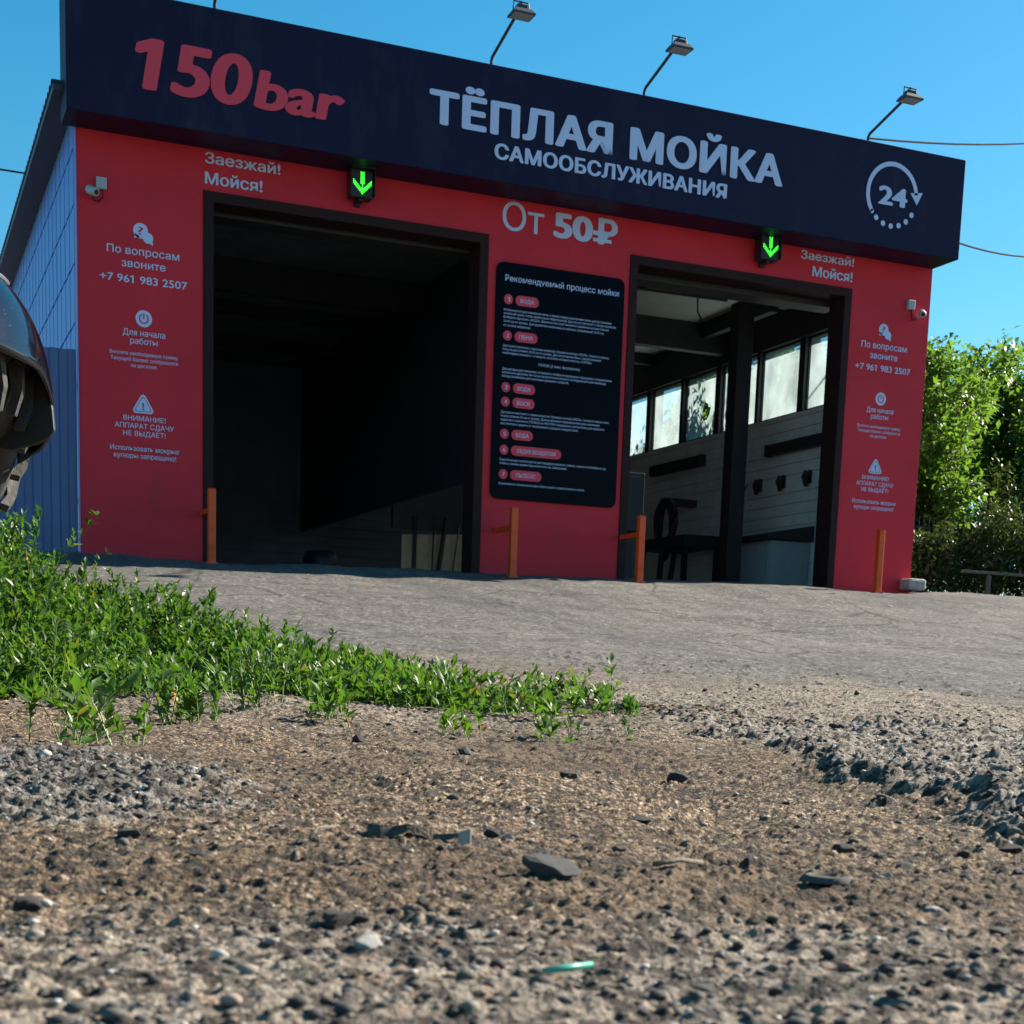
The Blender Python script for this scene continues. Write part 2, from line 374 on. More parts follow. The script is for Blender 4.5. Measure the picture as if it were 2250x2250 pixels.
def ground_mat():
    m = bpy.data.materials.new('ground_mix'); m.use_nodes = True
    t = m.node_tree; N = t.nodes; L = t.links; b = N['Principled BSDF']
    tc = N.new('ShaderNodeTexCoord')
    def attr(n):
        a = N.new('ShaderNodeAttribute'); a.attribute_name = n; return a.outputs['Fac']
    def noise(s, d=5, r=.6):
        n = N.new('ShaderNodeTexNoise'); n.inputs['Scale'].default_value = s; n.inputs['Detail'].default_value = d; n.inputs['Roughness'].default_value = r
        L.new(tc.outputs['Object'], n.inputs['Vector']); return n.outputs['Fac']
    def ramp(f, *st):
        c = N.new('ShaderNodeValToRGB'); e = c.color_ramp.elements
        e[0].position, e[0].color = st[0][0], (*st[0][1],1); e[1].position, e[1].color = st[-1][0], (*st[-1][1],1)
        for p, cc in st[1:-1]:
            q = e.new(p); q.color = (*cc,1)
        L.new(f, c.inputs[0]); return c.outputs[0]
    def mix(f, a, c, mode='MIX'):
        x = N.new('ShaderNodeMixRGB'); x.blend_type = mode
        for i, v in ((0,f),(1,a),(2,c)):
            if isinstance(v, (int,float)): x.inputs[i].default_value = v
            elif isinstance(v, tuple): x.inputs[i].default_value = (*v,1)
            else: L.new(v, x.inputs[i])
        return x.outputs[0]
    def vor(s):
        v = N.new('ShaderNodeTexVoronoi'); v.inputs['Scale'].default_value = s; v.inputs['Randomness'].default_value = 1
        L.new(tc.outputs['Object'], v.inputs['Vector'])
        sp = N.new('ShaderNodeSeparateColor'); L.new(v.outputs['Color'], sp.inputs[0]); return sp.outputs
    v1 = vor(330.); v2 = vor(120.); v3 = vor(34.)
    sand = ramp(v1[0], (0,(.02,.014,.01)), (.22,(.06,.042,.027)), (.5,(.20,.135,.082)), (.8,(.36,.255,.16)), (.94,(.54,.43,.30)), (1,(.72,.66,.57)))
    sand = mix(ramp(noise(1.7,6,.6), (.38,(.82,.82,.82)), (.60,(.12,.12,.12))), sand, ramp(noise(5.), (.35,(.055,.036,.024)), (.68,(.20,.145,.095))))
    peb = ramp(v2[1], (0,(.03,.028,.025)), (.15,(.14,.125,.105)), (.45,(.33,.295,.245)), (.85,(.50,.45,.38)), (.93,(.30,.13,.07)), (1,(.68,.64,.56)))
    grav = mix(.35, peb, ramp(noise(14.), (.3,(.19,.165,.135)), (.7,(.46,.415,.35))))
    dirt = mix(attr('grav'), sand, grav)
    big = ramp(v3[2], (0,(.04,.04,.04)), (.5,(.13,.128,.122)), (1,(.28,.27,.25)))
    dirt = mix(.0, dirt, big)
    rk = N.new('ShaderNodeMath'); rk.operation = 'MULTIPLY'; rk.inputs[1].default_value = .75; L.new(attr('ridge'), rk.inputs[0])
    dirt = mix(rk.outputs[0], dirt, big)
    a1 = ramp(noise(.5,6,.62), (.30,(.10,.099,.095)), (.5,(.14,.136,.127)), (.72,(.18,.171,.155)))
    a2 = ramp(noise(55.,4,.7), (.3,(.4,.4,.4)), (.7,(1.35,1.33,1.3)))
    asp = mix(1., a1, a2, 'MULTIPLY')
    # streaks of washed-out dirt along the yard
    mp = N.new('ShaderNodeMapping'); mp.inputs['Scale'].default_value = (.35,2.2,1); mp.inputs['Rotation'].default_value = (0,0,.25)
    L.new(tc.outputs['Object'], mp.inputs['Vector']); ns = N.new('ShaderNodeTexNoise'); ns.inputs['Scale'].default_value = 1.5; ns.inputs['Detail'].default_value = 6
    L.new(mp.outputs[0], ns.inputs['Vector'])
    asp = mix(ramp(ns.outputs['Fac'], (.45,(0,0,0)), (.68,(.55,.55,.55))), asp, (.20,.185,.165))
    asp = mix(ramp(v2[0], (.80,(0,0,0)), (.84,(.75,.75,.75))), asp, (.035,.035,.035))
    asp = mix(ramp(v3[0], (.86,(0,0,0)), (.88,(.55,.55,.55))), asp, (.05,.05,.05))
    asp = mix(ramp(v3[1], (.90,(0,0,0)), (.92,(.5,.5,.5))), asp, (.30,.29,.27))
    pt = noise(.33, 4, .5)
    vc = N.new('ShaderNodeTexVoronoi'); vc.feature = 'DISTANCE_TO_EDGE'; vc.inputs['Scale'].default_value = .55
    wv = N.new('ShaderNodeMixRGB'); wv.inputs[0].default_value = .12; L.new(tc.outputs['Object'], wv.inputs[1]); nw = N.new('ShaderNodeTexNoise'); nw.inputs['Scale'].default_value = 2.5; nw.inputs['Detail'].default_value = 6
    L.new(tc.outputs['Object'], nw.inputs['Vector']); L.new(nw.outputs['Color'], wv.inputs[2]); L.new(wv.outputs[0], vc.inputs['Vector'])
    asp = mix(ramp(vc.outputs['Distance'], (0,(.75,.75,.75)), (.012,(0,0,0))), asp, (.03,.03,.03))
    mp2 = N.new('ShaderNodeMapping'); mp2.inputs['Scale'].default_value = (1.6,.16,1); mp2.inputs['Rotation'].default_value = (0,0,.12); L.new(tc.outputs['Object'], mp2.inputs['Vector'])
    nt2 = N.new('ShaderNodeTexNoise'); nt2.inputs['Scale'].default_value = 1.2; nt2.inputs['Detail'].default_value = 5; L.new(mp2.outputs[0], nt2.inputs['Vector'])
    asp = mix(ramp(nt2.outputs['Fac'], (.52,(0,0,0)), (.70,(.6,.6,.6))), asp, (.065,.065,.068))
    asp = mix(ramp(pt, (.56,(0,0,0)), (.66,(.45,.45,.45))), asp, (.075,.075,.077))
    v4 = vor(62.)
    dk = ramp(v4[0], (.80,(0,0,0)), (.84,(.85,.85,.85)))  # dark spots painted in for shadowed pits between the grains
    dirt = mix(dk, dirt, ramp(v4[1], (0,(.022,.019,.016)), (1,(.09,.078,.064))))
    dk2 = ramp(v2[2], (.74,(0,0,0)), (.78,(.8,.8,.8)))  # smaller dark spots, pit shadow put into the colour
    dirt = mix(dk2, dirt, (.035,.029,.024))
    hm = ramp(v2[0], (0,(.025,.017,.011)), (.6,(.085,.06,.042)), (.9,(.17,.125,.09)), (1,(.42,.36,.29)))
    dirt = mix(attr('humus'), dirt, hm)
    col = mix(attr('asph'), dirt, asp)
    L.new(col, b.inputs['Base Color']); b.inputs['Roughness'].default_value = .9; b.inputs['Specular IOR Level'].default_value = .25
    h1 = noise(420., 3, .7); h2 = noise(90., 4, .7)
    ad = N.new('ShaderNodeMath'); ad.operation = 'ADD'; L.new(h1, ad.inputs[0]); L.new(h2, ad.inputs[1])
    bp = N.new('ShaderNodeBump'); bp.inputs['Strength'].default_value = .9; bp.inputs['Distance'].default_value = .008
    L.new(ad.outputs[0], bp.inputs['Height']); L.new(bp.outputs[0], b.inputs['Normal'])
    return m
M['ground'] = ground_mat()
build_ground()
def gz(x, y): return float(ground_z(np.array([x]), np.array([y]))[0])

# ------------------------------------------------------------------ building
A0,A1,B0,B1,W,ZT,ZD = 1.212,4.256,5.945,8.89,10.03,3.93,3.495
DEP = 11.0
bld = thing('car_wash_building', 'long low car wash hall with a red front wall and two open bays', 'building')
mb = MB().prism([(0,-.5),(A0,-.5),(A0,ZD),(A1,ZD),(A1,-.5),(B0,-.5),(B0,ZD+.02),(B1,ZD+.02),(B1,-.5),(W,-.5),(W,ZT),(0,ZT)], 0, .25)
front = part('front_wall', mb, M['red'], bld)
for (x0,x1,zt,fr) in ((A0,A1,ZD,.102),(B0,B1,ZD+.02,.098)):
    e = .003
    part('door_frame', MB().prism([(x0+e,-.3),(x0+fr,-.3),(x0+fr,zt-fr),(x1-fr,zt-fr),(x1-fr,-.3),(x1-e,-.3),(x1-e,zt-e),(x0+e,zt-e)], -.014, .30), M['brown'], bld)
    # roll-up door housing behind the lintel
    part('shutter_box', MB().box((x0-.05,.32,3.36),(x1+.05,.62,3.72)), M['steel'], bld, bevel=.01)
# left side wall: flat sheets, ribs and four horizontal joints
mb = MB(); y = .26; k = 0
while y < DEP:
    y1 = min(y+.20, DEP)
    for z0, z1 in ((-.4,2.138),(2.162,2.698),(2.722,3.238),(3.262,3.748),(3.772,4.16)):
        mb.box((.0+.004*(k % 2),y,z0),(.10,y1-.007,z1))
    y = y1; k += 1
mb.box((.03,.255,-.4),(.11,DEP,4.16))
part('side_wall', mb, M['side'], bld)
part('corner_trim', MB().box((-.012,.0-.012,-.4),(-.002,.09,ZT-.002)), M['side'], bld)
# back wall with horizontal ribs
mb = MB().box((.12,DEP-.1,-.3),(W-.26,DEP,4.1))
for i in range(24): mb.box((.13,DEP-.125,.05+i*.165),(W-.27,DEP-.101,.05+i*.165+.11))
M['ribbed'] = mat('ribbed_back_wall', (.12,.145,.19), .6, noise=.2, nscale=1.5)
part('back_wall', mb, M['ribbed'], bld)
# right wall: cladding boards, window band
XI = 9.75
mb = MB().box((XI+.03,.26,-.3),(W-.02,DEP,2.53))
z = -.05
for hgt in (.15,.15,.23,.15,.15,.24,.15,.15,.15,.24,.15,.15,.15,.15,.15,.15):
    z1 = min(z+hgt, 2.53)
    if z1-z > .02: mb.box((XI,.27,z),(XI+.029,DEP-.13,z1-.008))
    z = z1
part('right_wall', mb, M['clad'], bld)
mb = MB().box((XI-.005,.26,3.50),(W-.02,DEP,4.1))
PAN = [(1.27,2.27),(2.41,3.42),(3.50,4.51),(4.655,5.64),(5.73,6.73),(6.87,7.87),(8.0,9.0)]
ys = [.26]+[q for p in PAN for q in p]+[DEP]
part('window_header', mb, M['dark_in'], bld)
for i in range(0, len(ys), 2):
    part('window_mullion', MB().box((XI+.01,ys[i],2.533),(W-.04,ys[i+1],3.497)), M['steel'], bld)
for i, (p0,p1) in enumerate(PAN):
    fr = part('window', MB().prism([(p0,2.533),(p1,2.533),(p1,3.497),(p0,3.497)], 0,0) if False else
              MB().box((XI+.06,p0+.002,2.535),(XI+.11,p0+.022,3.495)).box((XI+.06,p1-.022,2.535),(XI+.11,p1-.002,3.495)).box((XI+.06,p0+.023,2.535),(XI+.11,p1-.023,2.555)).box((XI+.06,p0+.023,3.475),(XI+.11,p1-.023,3.495)), M['steel'], bld)
    if i == 3:      # the pane with the ragged hole
        bm = bmesh.new()
        outer = [bm.verts.new((XI+.085,p,z)) for p,z in ((p0+.02,2.55),(p1-.02,2.55),(p1-.02,3.48),(p0+.02,3.48))]
        hole = [(p0+.28,2.86),(p0+.34,2.80),(p0+.45,2.79),(p0+.50,2.85),(p0+.49,2.95),(p0+.43,3.02),(p0+.45,3.13),(p0+.40,3.06),(p0+.33,3.03),(p0+.30,2.98),(p0+.24,2.97)]
        hv = [bm.verts.new((XI+.085,a,c)) for a,c in hole]
        es = [bm.edges.new((outer[q],outer[(q+1)%4])) for q in range(4)]+[bm.edges.new((hv[q],hv[(q+1)%len(hv)])) for q in range(len(hv))]
        bmesh.ops.triangle_fill(bm, use_beauty=True, edges=es)
        me = bpy.data.meshes.new('pane'); bm.to_mesh(me); bm.free()
        o = bpy.data.objects.new('pane', me); COL.objects.link(o); o.parent = fr; me.materials.append(M['pane'])
        o['label'] = 'dusty broken pane with a ragged hole'
    else:
        me = bpy.data.meshes.new('pane')
        me.from_pydata([(XI+.085,p0+.02,2.55),(XI+.085,p1-.02,2.55),(XI+.085,p1-.02,3.48),(XI+.085,p0+.02,3.48)], [], [(0,1,2,3)])
        o = bpy.data.objects.new('pane', me); COL.objects.link(o); o.parent = fr; me.materials.append(M['pane'])
# ceiling, beams, roof
part('ceiling', MB().box((.12,.26,4.02),(5.064,DEP-.13,4.07)), mat('shaded_ceiling', (.16,.165,.16), .7, noise=.3, nscale=1.5), bld)  # left bay: shade painted in as a darker ceiling tone
part('ceiling', MB().box((5.066,.26,4.02),(9.74,DEP-.13,4.07)), M['ceil'], bld)
for (yy, z0) in ((2.30,3.95),(4.35,3.62),(6.6,3.86),(8.8,3.86)):
    part('roof_beam', MB().box((.13,yy,z0),(5.035,yy+.16,4.015)).box((5.095,yy,z0),(9.73,yy+.16,4.015)), M['steel'], bld)
part('roof_beam', MB().box((9.30,.7,3.80),(9.42,2.295,4.015)).box((9.30,2.465,3.80),(9.42,4.345,4.015)), M['steel'], bld)
part('column', MB().box((8.44,1.81,-.2),(8.66,2.03,3.695)), M['blackmetal'], bld)
part('added_partition', MB().box((5.04,.31,1.25),(5.09,DEP-.13,4.015)), M['dark_in'], bld)  # added to keep window light out of the left bay
mb = MB(); n = 0; y = -.25
while y < DEP+.3:
    mb.add([(-.24,y,4.165),(W+.18,y,4.165),(W+.18,y+.04,4.205),(-.24,y+.04,4.205),(-.24,y+.10,4.205),(W+.18,y+.10,4.205),(W+.18,y+.14,4.165),(-.24,y+.14,4.165),(-.24,y+.18,4.165),(W+.18,y+.18,4.165)],
           [(0,1,2,3),(3,2,5,4),(4,5,6,7),(7,6,9,8)]); y += .18
mb.box((-.23,-.24,4.10),(W+.17,DEP+.3,4.162))
part('roof', mb, M['roof'], bld)
part('ceiling_conduit', MB().tube([(7.2,3.0,3.99),(8.9,2.95,3.99)],.02,6).tube([(8.45,2.96,3.98),(8.47,2.98,3.80),(8.52,2.97,3.72),(8.5,2.96,3.62)],.012,6).box((7.5,2.9,3.97),(7.65,3.0,4.015)).box((7.25,3.55,3.97),(7.4,3.63,4.015)), M['blackmetal'], bld)

# ------------------------------------------------------------------ lettering
from mathutils.geometry import interpolate_bezier, tessellate_polygon
def text_mesh(body, shear=0., space=1., res=3):
    """outlines of the lettering, every stroke contour filled by itself; returns verts, faces, stroke number per vert"""
    c = bpy.data.curves.new('t','FONT'); c.body = body; c.size = 1; c.space_character = space
    o = bpy.data.objects.new('t', c); COL.objects.link(o)
    dg = bpy.context.evaluated_depsgraph_get(); ev = o.evaluated_get(dg); cu = ev.to_curve(dg)
    cont = []
    for sp in cu.splines:
        P = []
        if sp.type == 'BEZIER':
            bp = sp.bezier_points; n = len(bp)
            for i in range(n):
                p, q = bp[i], bp[(i+1) % n]
                st = (p.handle_right-p.co).length < 1e-5 and (q.handle_left-q.co).length < 1e-5
                d0 = (q.co-p.co); straight = st or (abs((p.handle_right-p.co).cross(d0).z) < 1e-5 and abs((q.handle_left-q.co).cross(d0).z) < 1e-5)
                if straight: P.append(tuple(p.co[:2]))
                else: P += [tuple(v[:2]) for v in interpolate_bezier(p.co, p.handle_right, q.handle_left, q.co, res+2)[:-1]]
        else: P = [tuple(p.co[:2]) for p in sp.points]
        if len(P) > 2: cont.append(P)
    ev.to_curve_clear(); bpy.data.objects.remove(o); bpy.data.curves.remove(c)
    area = lambda P: .5*sum(P[i-1][0]*P[i][1]-P[i][0]*P[i-1][1] for i in range(len(P)))
    A = [area(P) for P in cont]
    def inside(p, P):
        r = False
        for i in range(len(P)):
            (x0,y0),(x1,y1) = P[i-1],P[i]
            if (y0 > p[1]) != (y1 > p[1]) and p[0] < (x1-x0)*(p[1]-y0)/(y1-y0)+x0: r = not r
        return r
    outs = []; holes = {}
    for i in range(len(cont)):
        h = [j for j in range(len(cont)) if j != i and abs(A[j]) > abs(A[i]) and all(inside(p, cont[j]) for p in cont[i])]
        j = min(h, key=lambda q: abs(A[q])) if h else None
        if j is not None and A[j]*A[i] < 0: holes.setdefault(j, []).append(i)
        else: outs.append(i)
    V = []; F = []; S = []
    for k, i in enumerate(outs):
        loops = [cont[i]]+[cont[j] for j in holes.get(i, [])]; n = len(V)
        V += [p for L in loops for p in L]; S += [k]*sum(len(L) for L in loops)
        F += [tuple(n+q for q in t) for t in tessellate_polygon([[Vector((p[0],p[1],0)) for p in L] for L in loops])]
        P = cont[i]
        if len(P) == 4:                    # the built-in figure 1 is a bare bar: give it its flag
            xs = [p[0] for p in P]; zs = [p[1] for p in P]
            if abs(min(zs)) < .02 and abs(max(zs)-.68) < .02 and abs(max(xs)-min(xs)-.10) < .02:
                x = min(xs); n = len(V); V += [(x,.68),(x,.565),(x-.15,.49),(x-.15,.60)]; F.append((n,n+1,n+2,n+3)); S += [k]*4
    if shear: V = [(p+shear*q, q) for p, q in V]
    return V, F, S
CAP = .729
def put_text(mb, body, x0, x1, zb, cap, y, bold=0., shear=0., space=1., res=3):
    """bold: the strokes are laid down again, slightly shifted and slightly proud"""
    V, F, S = text_mesh(body, shear, space, res)
    a = min(v[0] for v in V)-bold; b_ = max(v[0] for v in V)+bold
    sx = (x1-x0)/(b_-a); sz = cap/(CAP+2*bold*.6)
    if bold <= 0: sh = [(0,0)]
    elif bold < .012: sh = [(-bold,0),(bold,0)]
    elif bold < .02: sh = [(-bold,0),(bold,0),(0,bold*.6),(0,-bold*.6)]
    else: sh = [(0,0)]+[(bold*math.cos(q*math.pi/6),bold*.6*math.sin(q*math.pi/6)) for q in range(12)]
    li = [q % 4+random.uniform(-.45,.45) for q in S]            # overlapping strokes lie a hair apart
    for k, (dx, dz) in enumerate(sh):
        mb.add([(x0+(v[0]+dx-a)*sx, y-.0005*k-.0001*l, zb+(v[1]+dz+bold*.6)*sz) for v, l in zip(V, li)], F)
    return mb
def disc(mb, x, z, r, y, n=40, hole=0.):
    if hole:
        vs = [(x+r*math.cos(2*math.pi*i/n), y, z+r*math.sin(2*math.pi*i/n)) for i in range(n)]+[(x+hole*math.cos(2*math.pi*i/n), y, z+hole*math.sin(2*math.pi*i/n)) for i in range(n)]
        return mb.add(vs, [(i,(i+1)%n,n+(i+1)%n,n+i) for i in range(n)])
    return mb.add([(x+r*math.cos(2*math.pi*i/n), y, z+r*math.sin(2*math.pi*i/n)) for i in range(n)], [tuple(range(n))])
def arc(mb, x, z, r, wd, a0, a1, y, n=48, round_ends=True):
    vs = []
    for i in range(n+1):
        t = R_(a0+(a1-a0)*i/n)
        vs += [(x+(r-wd/2)*math.cos(t), y, z+(r-wd/2)*math.sin(t)), (x+(r+wd/2)*math.cos(t), y, z+(r+wd/2)*math.sin(t))]
    return mb.add(vs, [(2*i,2*i+1,2*i+3,2*i+2) for i in range(n)])
def rrect(x0,x1,z0,z1,r,n=8):
    p = []
    for cx,cz,a in ((x1-r,z0+r,-90),(x1-r,z1-r,0),(x0+r,z1-r,90),(x0+r,z0+r,180)):
        for i in range(n+1):
            t = R_(a+90*i/n); p.append((cx+r*math.cos(t), cz+r*math.sin(t)))
    return p
# fascia
YF = -.48
fas = thing('fascia_sign', 'long dark navy fascia sign with a red 150bar logo over both bays', 'sign', (4.95,-.24,3.88))
part('sign_box', MB().box((-.139,YF,3.88),(W,-.004,4.987)), M['navy'], fas, bevel=.006)
yl = YF-.004
mb = MB(); put_text(mb, '150', .484, 1.592, 4.158, .485, yl, .042, .14, .98, 8); put_text(mb, 'bar', 1.600, 2.512, 4.168, .375, yl, .042, .14, 1.0, 8)
part('logo_lettering', mb, M['red_film'], fas)
mb = MB(); put_text(mb, 'ТЁПЛАЯ МОЙКА', 3.385, 7.551, 4.322, .325, yl, .050, 0, 1.06, 5)
part('title_lettering', mb, M['white_film'], fas)
mb = MB(); put_text(mb, 'САМООБСЛУЖИВАНИЯ', 4.10, 6.85, 4.092, .155, yl, .045, 0, 1.04)
part('subtitle_lettering', mb, M['white_film'], fas)
mb = MB(); put_text(mb, '24', 8.834, 9.237, 4.335, .215, yl, .045)
rx, rz_, rr = 9.027, 4.452, .335
arc(mb, rx, rz_, rr, .05, 8, 218, yl)
t = R_(218); disc(mb, rx+rr*math.cos(t), rz_+rr*math.sin(t), .025, yl, 16)
t = R_(4); ax, az = rx+rr*math.cos(t), rz_+rr*math.sin(t)
mb.add([(ax-.085,yl,az+.035),(ax+.085,yl,az+.06),(ax+.015,yl,az-.085)], [(0,1,2)])
for dg_ in (233,252,271,290,309,328): disc(mb, rx+rr*math.cos(R_(dg_)), rz_+rr*math.sin(R_(dg_)), .03, yl, 18)
part('clock_emblem', mb, M['white_film'], fas)
# painted words on the red wall
yw = -.004
def wall_text(rows, name='wall_lettering', bold=.026):
    for r_ in rows: part(name, put_text(MB(), r_[0], r_[1], r_[2], r_[3], r_[4], yw, r_[5] if len(r_) > 5 else bold), M['white_film'], front)
wall_text([('Заезжай!',1.227,1.985,3.748,.105),('Мойся!',1.227,1.804,3.556,.113)])
wall_text([('Заезжай!',8.15,8.89,3.760,.098),('Мойся!',8.32,8.88,3.585,.115)])
wall_text([('От',4.403,4.888,3.567,.292,.006)], 'price_lettering')
mb = MB(); put_text(mb, '50', 5.0,5.475,3.567,.275,yw,.05)
put_text(mb, 'Р', 5.535,5.775,3.567,.275,yw,.045)
y9 = yw-.008; mb.add([(5.475,y9,3.588),(5.70,y9,3.588),(5.70,y9,3.625),(5.475,y9,3.625),(5.475,y9,3.655),(5.60,y9,3.655),(5.60,y9,3.70),(5.475,y9,3.70)], [(0,1,2,3),(4,5,6,7)])
part('price_lettering', mb, M['white_film'], front)
def info_panel(fx, fz):
    mb = MB(); k = fx(1)-fx(0)
    def T(s, x0, x1, z, cap, bold=.007): part('info_lettering', put_text(MB(), s, fx(x0), fx(x1), fz(z), cap*.98, yw, bold, res=2), M['white_film'], front)
    T('По вопросам',.277,.976,2.797,.075,.013); T('звоните',.416,.842,2.678,.075,.013); T('+7 961 983 2507',.207,1.055,2.533,.077,.018)
    T('Для начала',.423,.836,2.042,.062); T('работы',.494,.76,1.965,.062)
    T('Вносите необходимую сумму.',.297,.966,1.855,.036,.006); T('Текущий баланс отобразится',.305,.961,1.799,.036,.006); T('на дисплее.',.502,.759,1.743,.036,.006)
    T('ВНИМАНИЕ!',.423,.838,1.234,.05); T('АППАРАТ СДАЧУ',.339,.919,1.160,.05); T('НЕ ВЫДАЁТ!',.42,.838,1.087,.05)
    T('Использовать мокрые',.293,.969,.942,.05,.008); T('купюры запрещено!',.328,.941,.872,.05,.008)
    disc(mb, fx(.601), fz(3.028), .072*k, yw); disc(mb, fx(.672), fz(2.968), .05*k, yw-.0008)
    mb.add([(fx(.54),yw,fz(2.955)),(fx(.60),yw,fz(2.97)),(fx(.545),yw,fz(3.0))], [(0,1,2)]); mb.add([(fx(.72),yw,fz(2.905)),(fx(.715),yw,fz(2.95)),(fx(.67),yw,fz(2.925))], [(0,1,2)])
    part('speech_icon', mb, M['white_film'], front); mb = MB()
    disc(mb, fx(.628), fz(2.21), .08*k, yw); part('power_icon', mb, M['white_film'], front); mb = MB()
    def tri(cx, cz, s, rd):
        p = []
        for a in (90,210,330):
            px, pz = cx+(s-rd)*math.cos(R_(a)), cz+(s-rd)*math.sin(R_(a))
            for i in range(9):
                t = R_(a-60+120*i/8); p.append((px+rd*math.cos(t), pz+rd*math.sin(t)))
        return p
    P = tri(fx(.617), fz(1.378), .11*k, .028); P2 = tri(fx(.617), fz(1.378), .088*k, .02); P3 = tri(fx(.617), fz(1.378), .078*k, .018)
    n = len(P); mb.add([(p[0],yw,p[1]) for p in P]+[(p[0],yw,p[1]) for p in P2], [(i,(i+1)%n,n+(i+1)%n,n+i) for i in range(n)])
    mb.add([(p[0],yw,p[1]) for p in P3], [tuple(range(n))])
    o = part('warning_icon', mb, M['white_film'], front)
    m2 = MB(); y2 = yw-.0018
    put_text(m2, '?', fx(.578), fx(.625), fz(2.992), .075, y2, .0); put_text(m2, '!', fx(.609), fx(.625), fz(1.34), .075, y2, .02)
    arc(m2, fx(.628), fz(2.21), .042*k, .012, 115, 425, y2); m2.add([(fx(.622),y2,fz(2.205)),(fx(.634),y2,fz(2.205)),(fx(.634),y2,fz(2.262)),(fx(.622),y2,fz(2.262))], [(0,1,2,3)])
    part('icon_detail', m2, M['red'], front)
    return o
info_panel(lambda x: x, lambda z: z)
info_panel(lambda x: 9.385+(x-.61)*.945, lambda z: 3.105+(z-3.028)*.975)

# menu board
brd = thing('menu_board', 'tall glossy black wash menu board with rounded corners on the pillar between bays', 'sign', (5.11,-.012,.766))
part('panel', MB().prism(rrect(4.348,5.88,.766,3.235,.085), -.026, -.004), M['black_gloss'], brd)
yb = -.0285
mb = MB(); put_text(mb, 'Рекомендуемый процесс мойки', 4.447, 5.81, 3.043, .064, yb, .014)
part('heading_lettering', mb, M['white_film'], brd)
LINES = [(2.738,5.733,'Используется для смывания пены, а также перед нанесением пены для устранения'),(2.701,5.796,'основной грязи, чтобы мойка была эффективной. Достаньте пистолет с синим шлангом.'),
(2.663,5.702,'Выберите функцию «ВОДА». Держите пистолет высокого давления на расстоянии'),(2.621,5.642,'20-50 см от кузова. Для удаления насекомых и сильных загрязнений 10-15 см'),(2.579,4.763,'от кузова, медленно.'),
(2.368,5.724,'Достаньте пистолет с красным шлангом. Нажмите кнопку «ПЕНА». Нанести смазку,'),(2.331,5.621,'пену на расстоянии 20-50 см от кузова. Для вступления пены с загрязнениями'),(2.293,5.509,'необходимо выждать 1-2 минуты, поэтому нажмите кнопку «ПАУЗА»'),
(2.128,5.762,'Данная функция позволяет остановить любую из выбранных программ с сохранением'),(2.091,5.693,'баланса на дисплее. Вы также можете пользоваться этой функцией для перехода'),(2.053,5.239,'между режимами для экономии денежных средств.'),
(1.676,5.753,'Достаньте пистолет с синим шлангом. Нажмите кнопку «ВОСК». Нанести сверху вниз'),(1.637,5.635,'на расстоянии 50 см от кузова. Данная функция предназначена для нанесения'),(1.597,5.695,'защитного слоя воска ТОЛЬКО на ЧИСТУЮ поверхность автомобиля для придания'),(1.557,5.376,'ему блеска и защиты от загрязнений и вредных воздействий.'),
(1.176,5.742,'Сжатый воздух используется для продувки резинок, замков, крышки бензобака и т.д.,'),(1.137,5.255,'чтобы в зимнее время года исключить их замерзание.'),(.922,5.478,'Водопылесос используется для сбора сухой и жидкой грязи в салоне')]
for z, x1, s in LINES: part('body_lettering', put_text(MB(), s, 4.442, x1, z, .025, yb, .006, res=1), M['white_film'], brd)
part('body_lettering', put_text(MB(), 'ПАУЗА (2 мин. бесплатно)', 4.87, 5.366, 2.206, .03, yb, .008, res=1), M['white_film'], brd)
for i, (z, x1, s) in enumerate([(2.858,4.848,'ВОДА'),(2.485,4.846,'ПЕНА'),(1.948,4.839,'ВОДА'),(1.796,4.838,'ВОСК'),(1.459,4.831,'ВОДА'),(1.292,5.181,'ОБДУВ ВОЗДУХОМ'),(1.033,4.95,'ПЫЛЕСОС')]):
    p = rrect(4.575, x1, z-.053, z+.053, .0525)
    mb = MB().add([(a,yb,c) for a,c in p], [tuple(range(len(p)))]); disc(mb, 4.492, z, .052, yb, 28)
    bd = part('step_badge', mb, M['red_film'], brd)
    mb = MB(); wd = (x1-4.575); put_text(mb, s, 4.575+min(.07,wd*.2), x1-min(.07,wd*.2), z-.021, .042, yb-.0015, .012, res=2)
    put_text(mb, str(i+1), 4.475, 4.509, z-.024, .048, yb-.0015, .02, res=2)
    part('badge_lettering', mb, M['white_film'], bd)

